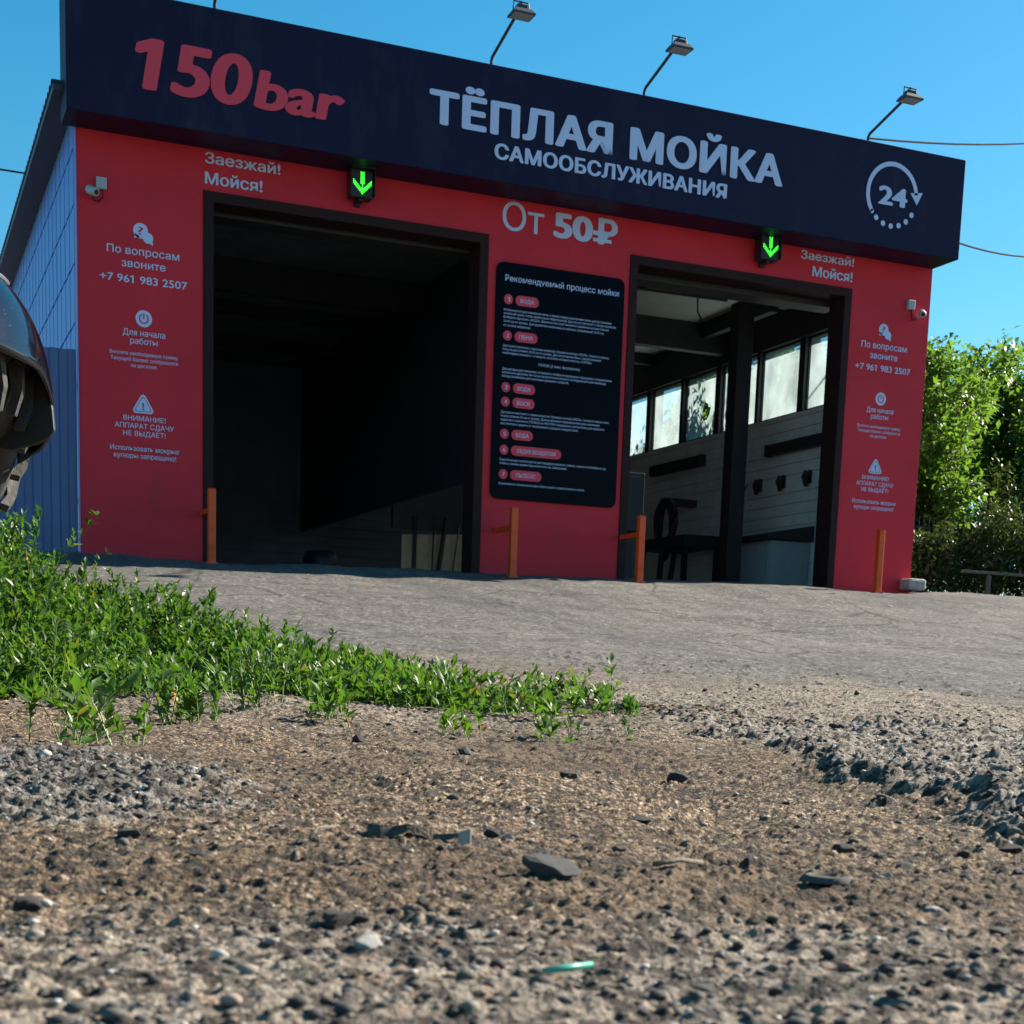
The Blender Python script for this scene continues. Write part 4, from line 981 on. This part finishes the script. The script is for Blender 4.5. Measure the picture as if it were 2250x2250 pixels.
# low dark bushes at the foot of the trees
r3 = np.random.default_rng(5)
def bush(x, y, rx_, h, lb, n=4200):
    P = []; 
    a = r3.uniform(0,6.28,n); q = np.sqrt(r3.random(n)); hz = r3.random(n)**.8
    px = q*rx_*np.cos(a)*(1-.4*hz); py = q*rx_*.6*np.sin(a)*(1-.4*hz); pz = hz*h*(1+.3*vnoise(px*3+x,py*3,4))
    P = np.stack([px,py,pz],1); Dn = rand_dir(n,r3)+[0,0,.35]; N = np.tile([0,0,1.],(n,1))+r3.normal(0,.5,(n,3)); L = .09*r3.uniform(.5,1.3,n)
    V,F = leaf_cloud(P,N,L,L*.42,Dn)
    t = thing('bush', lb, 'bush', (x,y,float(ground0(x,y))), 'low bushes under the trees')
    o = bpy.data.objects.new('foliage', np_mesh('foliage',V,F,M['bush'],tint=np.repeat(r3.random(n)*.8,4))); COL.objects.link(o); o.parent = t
    mb = MB()
    for i in range(7): mb.tube([(0,0,-.1),(r3.normal(0,rx_*.3),r3.normal(0,rx_*.2),h*.7)],[.012,.004],4)
    me = bpy.data.meshes.new('stem'); me.from_pydata(mb.v,[],mb.f); me.materials.append(M['bark'])
    o = bpy.data.objects.new('stem', me); COL.objects.link(o); o.parent = t
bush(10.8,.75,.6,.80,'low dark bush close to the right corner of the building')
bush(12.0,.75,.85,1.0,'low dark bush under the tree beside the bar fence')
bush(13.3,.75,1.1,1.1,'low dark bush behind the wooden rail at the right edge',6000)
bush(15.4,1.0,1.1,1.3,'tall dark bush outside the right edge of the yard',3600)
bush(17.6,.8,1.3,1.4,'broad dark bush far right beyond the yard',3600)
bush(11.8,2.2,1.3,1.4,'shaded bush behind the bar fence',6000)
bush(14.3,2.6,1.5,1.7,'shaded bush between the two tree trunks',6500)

# ------------------------------------------------------------------ quad bike at the left edge
RAYC = Vector(cam.location); CM = cam.rotation_euler.to_matrix()
RT = CM @ Vector((1,0,0)); FW = Vector((math.sin(.3935), math.cos(.3935), 0)); RT = Vector((FW.y,-FW.x,0)); UP = Vector((0,0,1))
qz = -1.254
axle = Vector((-1.840,-12.78,qz+.38))          # near front wheel
q = thing('quad_bike', 'dusty black quad bike, only its glossy mudguard and knobbly tyre showing at the left edge', 'quad bike', (axle.x-.4,axle.y+.3,qz))
def qpart(n_, mb_, m_, parent=None, **k): return part(n_, mb_, m_, parent or q, **k)
def wheel(c, tilt, nm='wheel'):
    ax = (RT*math.cos(tilt)-UP*math.sin(tilt)); up2 = (UP*math.cos(tilt)+RT*math.sin(tilt)); bk = FW
    K = 1.12
    def P(ang, rad, wd): return tuple(c+(up2*math.sin(ang)-bk*math.cos(ang))*rad*K+ax*wd)
    mb_ = MB(); na, nb_ = 64, 16
    for i in range(na):
        a = 2*math.pi*i/na
        for j in range(nb_):
            b_ = 2*math.pi*j/nb_; mb_.v.append(P(a, .225+.075*math.cos(b_)*(1 if math.cos(b_)>0 else .8), .098*math.sin(b_)*(1.0)))
    mb_.f = [(i*nb_+j, ((i+1)%na)*nb_+j, ((i+1)%na)*nb_+(j+1)%nb_, i*nb_+(j+1)%nb_) for i in range(na) for j in range(nb_)]
    wr = qpart(nm, MB().tube([tuple(c-ax*.07), tuple(c+ax*.07)],.14,24), M['steel'])
    qpart('tyre', mb_, M['rubber'], wr, smooth=True)
    lug = MB()
    for i in range(22):
        a0 = 2*math.pi*i/22
        for sg in (-1,1):
            prof = [(0.0,.302,.0),(.07,.300,.035),(.15,.282,.072),(.19,.252,.098),(.20,.215,.108)]
            off = 0 if sg > 0 else math.pi/22
            for k in range(4):
                (da0,r0,w0),(da1,r1,w1) = prof[k],prof[k+1]
                th = .055; vs = []
                for (da,rd,wd) in ((da0,r0,w0),(da1,r1,w1)):
                    for dd,ex in ((0,0),(th,0),(th,.024),(0,.024)):
                        ww = wd+(ex*.6 if k > 1 else ex*.15); vs.append(P(a0+off+da+dd, rd+(ex if wd < .09 else ex*.35), sg*ww))
                lug.add(vs, [(0,1,5,4),(1,2,6,5),(2,3,7,6),(3,0,4,7),(0,3,2,1),(4,5,6,7)])
    qpart('tread_lugs', lug, M['rubber'], wr)
    return wr
wheel(axle, R_(32))
# mudguard: bulbous shell over the wheel
fc = Vector((-1.690,-12.835,-.70))
mb = MB(); nu, nv_ = 48, 18
def shell(ex):
    base = len(mb.v)
    for i in range(nu):
        a = 2*math.pi*i/nu        # 0 = right, 90 = toward the viewer
        fr_ = max(0,math.sin(a)); lip = math.radians(4+16*fr_**2-22*max(0,-math.sin(a))+9*max(0,math.cos(a))**3)
        for j in range(nv_):
            la = lip+(math.pi/2-lip)*j/(nv_-1); cl = math.cos(la)**.9
            p = fc+RT*((.126-ex)*cl*math.cos(a))-FW*((.26-ex)*cl*math.sin(a))+UP*((.222-ex)*math.sin(la))
            mb.v.append(tuple(p))
    for i in range(nu):
        for j in range(nv_-1): mb.f.append((base+i*nv_+j, base+((i+1)%nu)*nv_+j, base+((i+1)%nu)*nv_+j+1, base+i*nv_+j+1))
shell(0); shell(.008)
n0 = nu*nv_
mb.f += [(i*nv_, n0+i*nv_, n0+((i+1)%nu)*nv_, ((i+1)%nu)*nv_) for i in range(nu)]
fd = qpart('mudguard', mb, M['fender'], smooth=True)
rg = []
for i in range(41):
    a = math.pi*(-.1+1.2*i/40); la = R_(64); rg.append(tuple(fc+RT*(.129*math.cos(la)**.9*math.cos(a))-FW*(.262*math.cos(la)**.9*math.sin(a))+UP*(.224*math.sin(la))))
qpart('trim_strip', MB().tube(rg,.004,6), M['chrome'], fd)
def rel(u, v, d): return fc+RT*u+UP*v+FW*d
fl = [(.05,.06),(.106,.06),(.115,.0),(.118,-.037),(.108,-.05),(.085,-.062),(.04,-.075),(.0,-.07),(.0,.06)]
vs = [tuple(rel(a,c,.10)) for a,c in fl]+[tuple(rel(a,c,.112)) for a,c in fl]; n = len(fl)
qpart('mud_flap', MB().add(vs, [tuple(range(n)), tuple(range(2*n-1,n-1,-1))]+[(i,n+i,n+(i+1)%n,(i+1)%n) for i in range(n)]), M['blackmetal'], bevel=.003)
# the rest of the machine stands outside the picture, to the left
BK = FW*.72-RT*.69; LT = -(RT*.72+FW*.69)
F0,R0 = FW,RT; cc = axle+LT*.55
FW, RT = BK, -LT
wheel(axle-RT*1.02, R_(0)); wheel(axle-RT*.12+FW*1.25-RT*.05, 0); wheel(axle-RT*1.0+FW*1.25, 0)
def ebox(c, a, b_, hgt, m_, nm, bev=.04):
    vs = [tuple(c+RT*sx*a+FW*sy*b_+UP*(sz*hgt)) for sz in (0,1) for sx,sy in ((-1,-1),(1,-1),(1,1),(-1,1))]
    return qpart(nm, MB().add(vs, [(0,3,2,1),(4,5,6,7),(0,1,5,4),(1,2,6,5),(2,3,7,6),(3,0,4,7)]), m_, bevel=bev, smooth=False)
ebox(cc+FW*.1+UP*.12, .22, .30, .34, M['fender'], 'hood'); ebox(cc+FW*.75+UP*.1, .17, .36, .38, M['blackmetal'], 'seat'); ebox(cc+FW*.6-UP*.08, .16, .55, .17, M['steel'], 'frame', .02)
qpart('handlebar', MB().tube([tuple(cc+FW*.42-RT*.36+UP*.62),tuple(cc+FW*.36-RT*.1+UP*.58),tuple(cc+FW*.36+RT*.1+UP*.58),tuple(cc+FW*.42+RT*.36+UP*.62)],.013,8).tube([tuple(cc+FW*.36+UP*.58),tuple(cc+FW*.3+UP*.4)],.025,8), M['blackmetal'])
for k in (-1,1): qpart('headlight', MB().tube([tuple(cc+RT*k*.13-FW*.18+UP*.3),tuple(cc+RT*k*.13-FW*.23+UP*.3)],.05,16), M['box'])
qpart('axle', MB().tube([tuple(axle-RT*.08),tuple(cc)],.02,8).tube([tuple(axle-RT*.94),tuple(cc)],.02,8).tube([tuple(axle+FW*1.25-RT*.2),tuple(axle+FW*1.25-RT*.95)],.02,8), M['steel'])

# ------------------------------------------------------------------ stones and litter on the ground
def rock(seed, flat=.6, sub=2):
    r = np.random.default_rng(seed); bm = bmesh.new(); bmesh.ops.create_icosphere(bm, subdivisions=sub, radius=1)
    pl = [(rand_dir(1,r)[0], r.uniform(.45,.8)) for _ in range(9)]; ph = r.uniform(0,6,3)
    for v in bm.verts:
        p = np.array(v.co)
        for nrm, d in pl:
            q = p@nrm
            if q > d: p = p-nrm*(q-d)*.92
        p = p*(1+.06*math.sin(p[0]*5+ph[0])*math.sin(p[1]*6+ph[1])+.04*math.sin(p[2]*9+ph[2]))
        v.co = (p[0]*r.uniform(.99,1.01), p[1]*.85, p[2]*flat)
    me = bpy.data.meshes.new('loose_stone'); bm.to_mesh(me); bm.free()
    me.polygons.foreach_set('use_smooth',[False]*len(me.polygons)); return me
ROCKS = {}
for mk in ('stone_d','stone_g','stone_w','stone_b'):
    ROCKS[mk] = [rock(50+i*7+len(mk)+ord(mk[-1]), fl) for i, fl in enumerate((.55,.75,.42,.65,.85))]
    for me in ROCKS[mk]: me.materials.append(M[mk])
STONES = [(-1.692,-14.695,.0092,'d',1),(-1.693,-14.759,.0051,'g',0),(-1.672,-14.838,.0068,'d',2),(-1.782,-14.972,.0083,'d',0),(-1.654,-15.074,.0084,'d',1),(-1.641,-15.065,.0048,'d',0),(-1.596,-15.024,.0039,'d',4),(-1.594,-15.101,.0035,'d',3),(-1.657,-15.135,.0082,'w',2),(-1.419,-14.676,.0078,'d',0),(-1.503,-14.182,.0059,'g',1),(-1.667,-14.576,.0052,'g',3),
(-1.409,-14.686,.0062,'w',1),(-1.402,-14.71,.0051,'d',0),(-1.373,-14.755,.0066,'b',4),(-1.359,-14.773,.0068,'b',3),(-1.294,-14.757,.0058,'w',4),(-1.441,-14.821,.0094,'d',2),(-1.435,-14.836,.0057,'d',2),(-1.487,-14.938,.0175,'g',2),(-.927,-14.071,.0166,'d',0),(-1.109,-14.141,.0117,'d',1),(-1.05,-14.476,.0076,'g',4),(-.93,-14.327,.005,'d',1),(-1.224,-14.548,.0101,'d',2),(-1.2,-14.818,.0096,'d',0),(-1.213,-14.909,.0085,'g',4),(-1.273,-14.973,.0056,'w',1),(-1.3,-14.93,.0049,'g',1),(-1.264,-14.922,.005,'d',3),(-1.113,-14.845,.0057,'d',0),(-1.057,-14.835,.0103,'d',2),(-1.229,-14.992,.0056,'g',1),(-1.14,-14.936,.0055,'d',0),(-1.305,-14.838,.0035,'d',1),(-1.274,-14.864,.0031,'d',2),(-1.356,-15.17,.0054,'g',2),(-1.426,-15.17,.0053,'d',2),(-1.345,-15.108,.0059,'w',2),(-1.572,-15.269,.0062,'d',2),(-1.555,-15.237,.0048,'g',2),(-1.535,-15.255,.0035,'d',0),(-1.466,-15.232,.0046,'d',2),
(.55,-11.958,.0146,'d',4),(1.34,-10.178,.0153,'d',0),(.555,-11.63,.0142,'d',1),(1.785,-10.631,.0147,'d',4),(1.179,-11.756,.0131,'d',0),(1.461,-11.642,.0137,'d',1),(2.798,-10.054,.0275,'d',2),(3.266,-8.348,.0132,'d',4),(-.213,-13.228,.0133,'w',2),(2.24,-9.701,.015,'w',3),(1.676,-10.045,.0119,'d',0),(.563,-12.039,.0078,'d',1),(-1.18,-13.541,.0158,'d',4),(-.566,-11.557,.0131,'w',4),(-1.071,-13.703,.0132,'g',1),(.819,-9.475,.0143,'d',3)]
SLB = {19:'broad flat grey stone, the largest in the middle of the foreground',12:'chalk white topped stone near the middle of the foreground',20:'dark lump of stone below the broken edge on the right',51:'pale flat stone on the crest of the broken edge',55:'dark lump of stone below the weed patch',56:'round white pebble at the root of the weeds',
       8:'pale flat stone at the near left of the bottom crust',26:'upright grey stone right of the tread print',25:'dark rounded stone right of the tread print',22:'grey stone with a lit right side beside the tread print',3:'low dark stone near the left edge of the sand',0:'dark stone with a pale chip beside it on the left gravel',4:'low dark stone in the brown sand, left of the centre'}
GEN = {'d':('small dark stone lying loose on the dirt','dark stones loose on the dirt'),'g':('small grey stone lying loose on the dirt','grey stones loose on the dirt'),'w':('small pale stone lying loose on the dirt','pale stones loose on the dirt'),'b':('small brown stone standing on the sandy dirt','brown stones loose on the dirt')}
def add_stone(x, y, rad, kd, i, lb=None, g=True):
    me = ROCKS['stone_'+kd][i % 5]; o = bpy.data.objects.new('loose_stone', me); COL.objects.link(o)
    o.scale = (rad,rad,rad); a = random.uniform(-.5,.5)
    o.location = (x,y,gz(x,y)+rad*.28); o.scale = (rad*1.08,rad*1.08,rad*1.0); o.rotation_euler = (random.uniform(-.15,.15),random.uniform(-.15,.15),-.39+a)
    tag(o, lb or GEN[kd][0], 'stone', GEN[kd][1])
for i, (x,y,rad,kd,k) in enumerate(STONES): add_stone(x,y,rad,kd,k,SLB.get(i))
# gravel nobody could count
def gravel(n, seed):
    r = np.random.default_rng(seed); base = []
    for s in range(5):
        bm = bmesh.new(); bmesh.ops.create_icosphere(bm, subdivisions=1, radius=1)
        V = np.array([v.co[:] for v in bm.verts])*r.uniform(.7,1.15,(len(bm.verts),1))*np.array([1,.8,.6]); F = np.array([[v.index for v in f.verts] for f in bm.faces]); bm.free(); base.append((V,F))
    a = R_(22.54)+r.uniform(-R_(20),R_(20),n); D = np.where(r.random(n) < .55, np.exp(r.uniform(np.log(.45),np.log(2.2),n)), np.exp(r.uniform(np.log(2.2),np.log(9.5),n)))
    x = CAMX+np.sin(a)*D; y = CAMY+np.cos(a)*D
    _, asph, grav_, rid, blo, cru = masks(x,y)
    k = r.random(n) < np.clip(.05+.8*np.maximum(rid,blo)+.26*cru+.30*grav_*(1-cru),0,1)*(1-.7*asph); x,y,D,grav_ = x[k],y[k],D[k],grav_[k]
    z = ground_z(x,y); n = len(x)
    s = np.clip(r.lognormal(np.log(.0020),.55,n),.0008,.0075)*(.6+.35*np.clip(D,.5,5.))
    Vs = []; Fs = []; tn = []; off = 0
    sel = r.integers(0,5,n); rot_ = r.uniform(0,6.28,n); tv = r.random(n)
    for b in range(5):
        ii = np.where(sel == b)[0]; V,F = base[b]; c, sn = np.cos(rot_[ii])[:,None], np.sin(rot_[ii])[:,None]
        X = (V[None,:,0]*c-V[None,:,1]*sn)*s[ii,None]+x[ii,None]; Y = (V[None,:,0]*sn+V[None,:,1]*c)*s[ii,None]+y[ii,None]; Z = V[None,:,2]*s[ii,None]*.85+z[ii,None]+s[ii,None]*.12
        Vs.append(np.stack([X,Y,Z],-1).reshape(-1,3)); Fs.append((F[None]+np.arange(len(ii))[:,None,None]*len(V)).reshape(-1,3)+off); off += len(ii)*len(V); tn.append(np.repeat(tv[ii],len(F)))
    return np.vstack(Vs), np.vstack(Fs), np.concatenate(tn)
M['gravel'] = bpy.data.materials.new('gravel'); M['gravel'].use_nodes = True
_t = M['gravel'].node_tree; _b = _t.nodes['Principled BSDF']; _a = _t.nodes.new('ShaderNodeAttribute'); _a.attribute_name = 'tint'; _r = _t.nodes.new('ShaderNodeValToRGB')
_r.color_ramp.elements[0].color = (.02,.019,.018,1); _r.color_ramp.elements[1].color = (.46,.44,.40,1)
for p_, c_ in ((.4,(.045,.042,.038,1)),(.74,(.09,.083,.072,1)),(.82,(.28,.25,.2,1)),(.86,(.19,.09,.055,1)),(.92,(.28,.26,.23,1))):
    e_ = _r.color_ramp.elements.new(p_); e_.color = c_
_t.links.new(_a.outputs['Fac'], _r.inputs[0]); _t.links.new(_r.outputs[0], _b.inputs['Base Color']); _b.inputs['Roughness'].default_value = .85
V,F,tn = gravel(30000, 3)
o = bpy.data.objects.new('gravel', np_mesh('gravel', V, F, M['gravel'], tint=tn)); COL.objects.link(o)
tag(o, 'fine grey and brown gravel strewn over the dirt', 'gravel', kind='stuff')
# sticks, cap and scraps
def gtube(pts, r_, m_, nm, lb, cat, n=6, dz=.003):
    P = [(x,y,gz(x,y)+dz+h) for x,y,h in pts]; return solo(nm, MB().tube(P, r_, n), m_, lb, cat, smooth=True)
gtube([(-1.396,-14.896,.001),(-1.37,-14.881,.003),(-1.345,-14.867,.004)],.0018,M['wood'],'dry_twig','straight pale twig lying right of the centre of the sand','twig')
gtube([(-1.584,-14.763,.0),(-1.575,-14.748,.006),(-1.559,-14.733,.004)],.0013,M['wood'],'dry_twig','curved thin pale twig on the sand left of the bark strip','twig')
gtube([(-1.615,-15.219,.002),(-1.603,-15.217,.005),(-1.592,-15.214,.004)],[.0012,.0016,.001],M['teal'],'plastic_strip','teal plastic strip lying in the blurred near crust','plastic strip')
mb = MB()
for i in range(9):
    f_ = i/8; x = -1.533+.062*f_; y = -14.725-.05*f_; w_ = .007*(1-f_*.75)*(1+.3*math.sin(i*2.1))+.001; z = gz(x,y)+.001
    mb.v += [(x-.002,y-w_,z),(x,y,z+.006*(1-f_)*(1+.35*math.sin(i*3.3))+.002),(x+.003,y+w_,z+.002)]
mb.f = [(i*3+j, i*3+3+j, i*3+4+j, i*3+1+j) for i in range(8) for j in (0,1)]
solo('bark_strip', mb, M['chip'], 'torn strip of dark bark tapering to the right on the sand', 'bark')
x, y = -1.485,-14.79; z = gz(x,y)
solo('paper_scrap', MB().add([(x-.005,y-.003,z-.002),(x+.0045,y-.004,z-.002),(x+.005,y+.003,z-.002),(x-.004,y+.004,z-.002),(x-.003,y-.001,z+.010),(x+.005,y-.002,z+.0125),(x+.0055,y+.004,z+.0115),(x-.002,y+.004,z+.009)],[(0,3,2,1),(4,5,6,7),(0,1,5,4),(1,2,6,5),(2,3,7,6),(3,0,4,7)]), M['paper'], 'small pale crumpled scrap lying beside the bark strip', 'scrap', bevel=.0012)
mb = MB(); x, y = -1.313,-14.966; z = gz(x,y)-.0005
for i in range(42):
    a = 2*math.pi*i/42; q1 = .0165 if i % 2 else .0155
    mb.v += [(x+q1*math.cos(a),y+q1*math.sin(a),z),(x+.0145*math.cos(a),y+.0145*math.sin(a),z+.0035),(x+.0115*math.cos(a),y+.0115*math.sin(a),z+.004),(x+.011*math.cos(a),y+.011*math.sin(a),z+.002)]
mb.f = [(i*4+j, ((i+1)%42)*4+j, ((i+1)%42)*4+j+1, i*4+j+1) for i in range(42) for j in range(3)]+[tuple(i*4+3 for i in range(42))]
solo('bottle_cap', mb, M['cap'], 'round metal bottle cap half sunk in the gravel on the right', 'bottle cap', smooth=True)
for x,y,s,lb in ((-.971,-11.011,.03,'flat white scrap lying in front of the weeds on the left'),(8.12,-1.094,.06,'white scrap on the asphalt near the right bay'),(8.12,-2.211,.035,'small white scrap farther out on the asphalt')):
    z = gz(x,y); rr_ = random.Random(int(s*1000)); p = [(x+s*rr_.uniform(.6,1)*math.cos(a*.785)*1.3, y+s*rr_.uniform(.6,1)*math.sin(a*.785)) for a in range(8)]
    mb = MB().add([(a,c,z+.006+.006*rr_.random()) for a,c in p]+[(x,y,z+.016)], [(i,(i+1)%8,8) for i in range(8)])
    solo('paper_scrap', mb, M['paper'], lb, 'scrap')
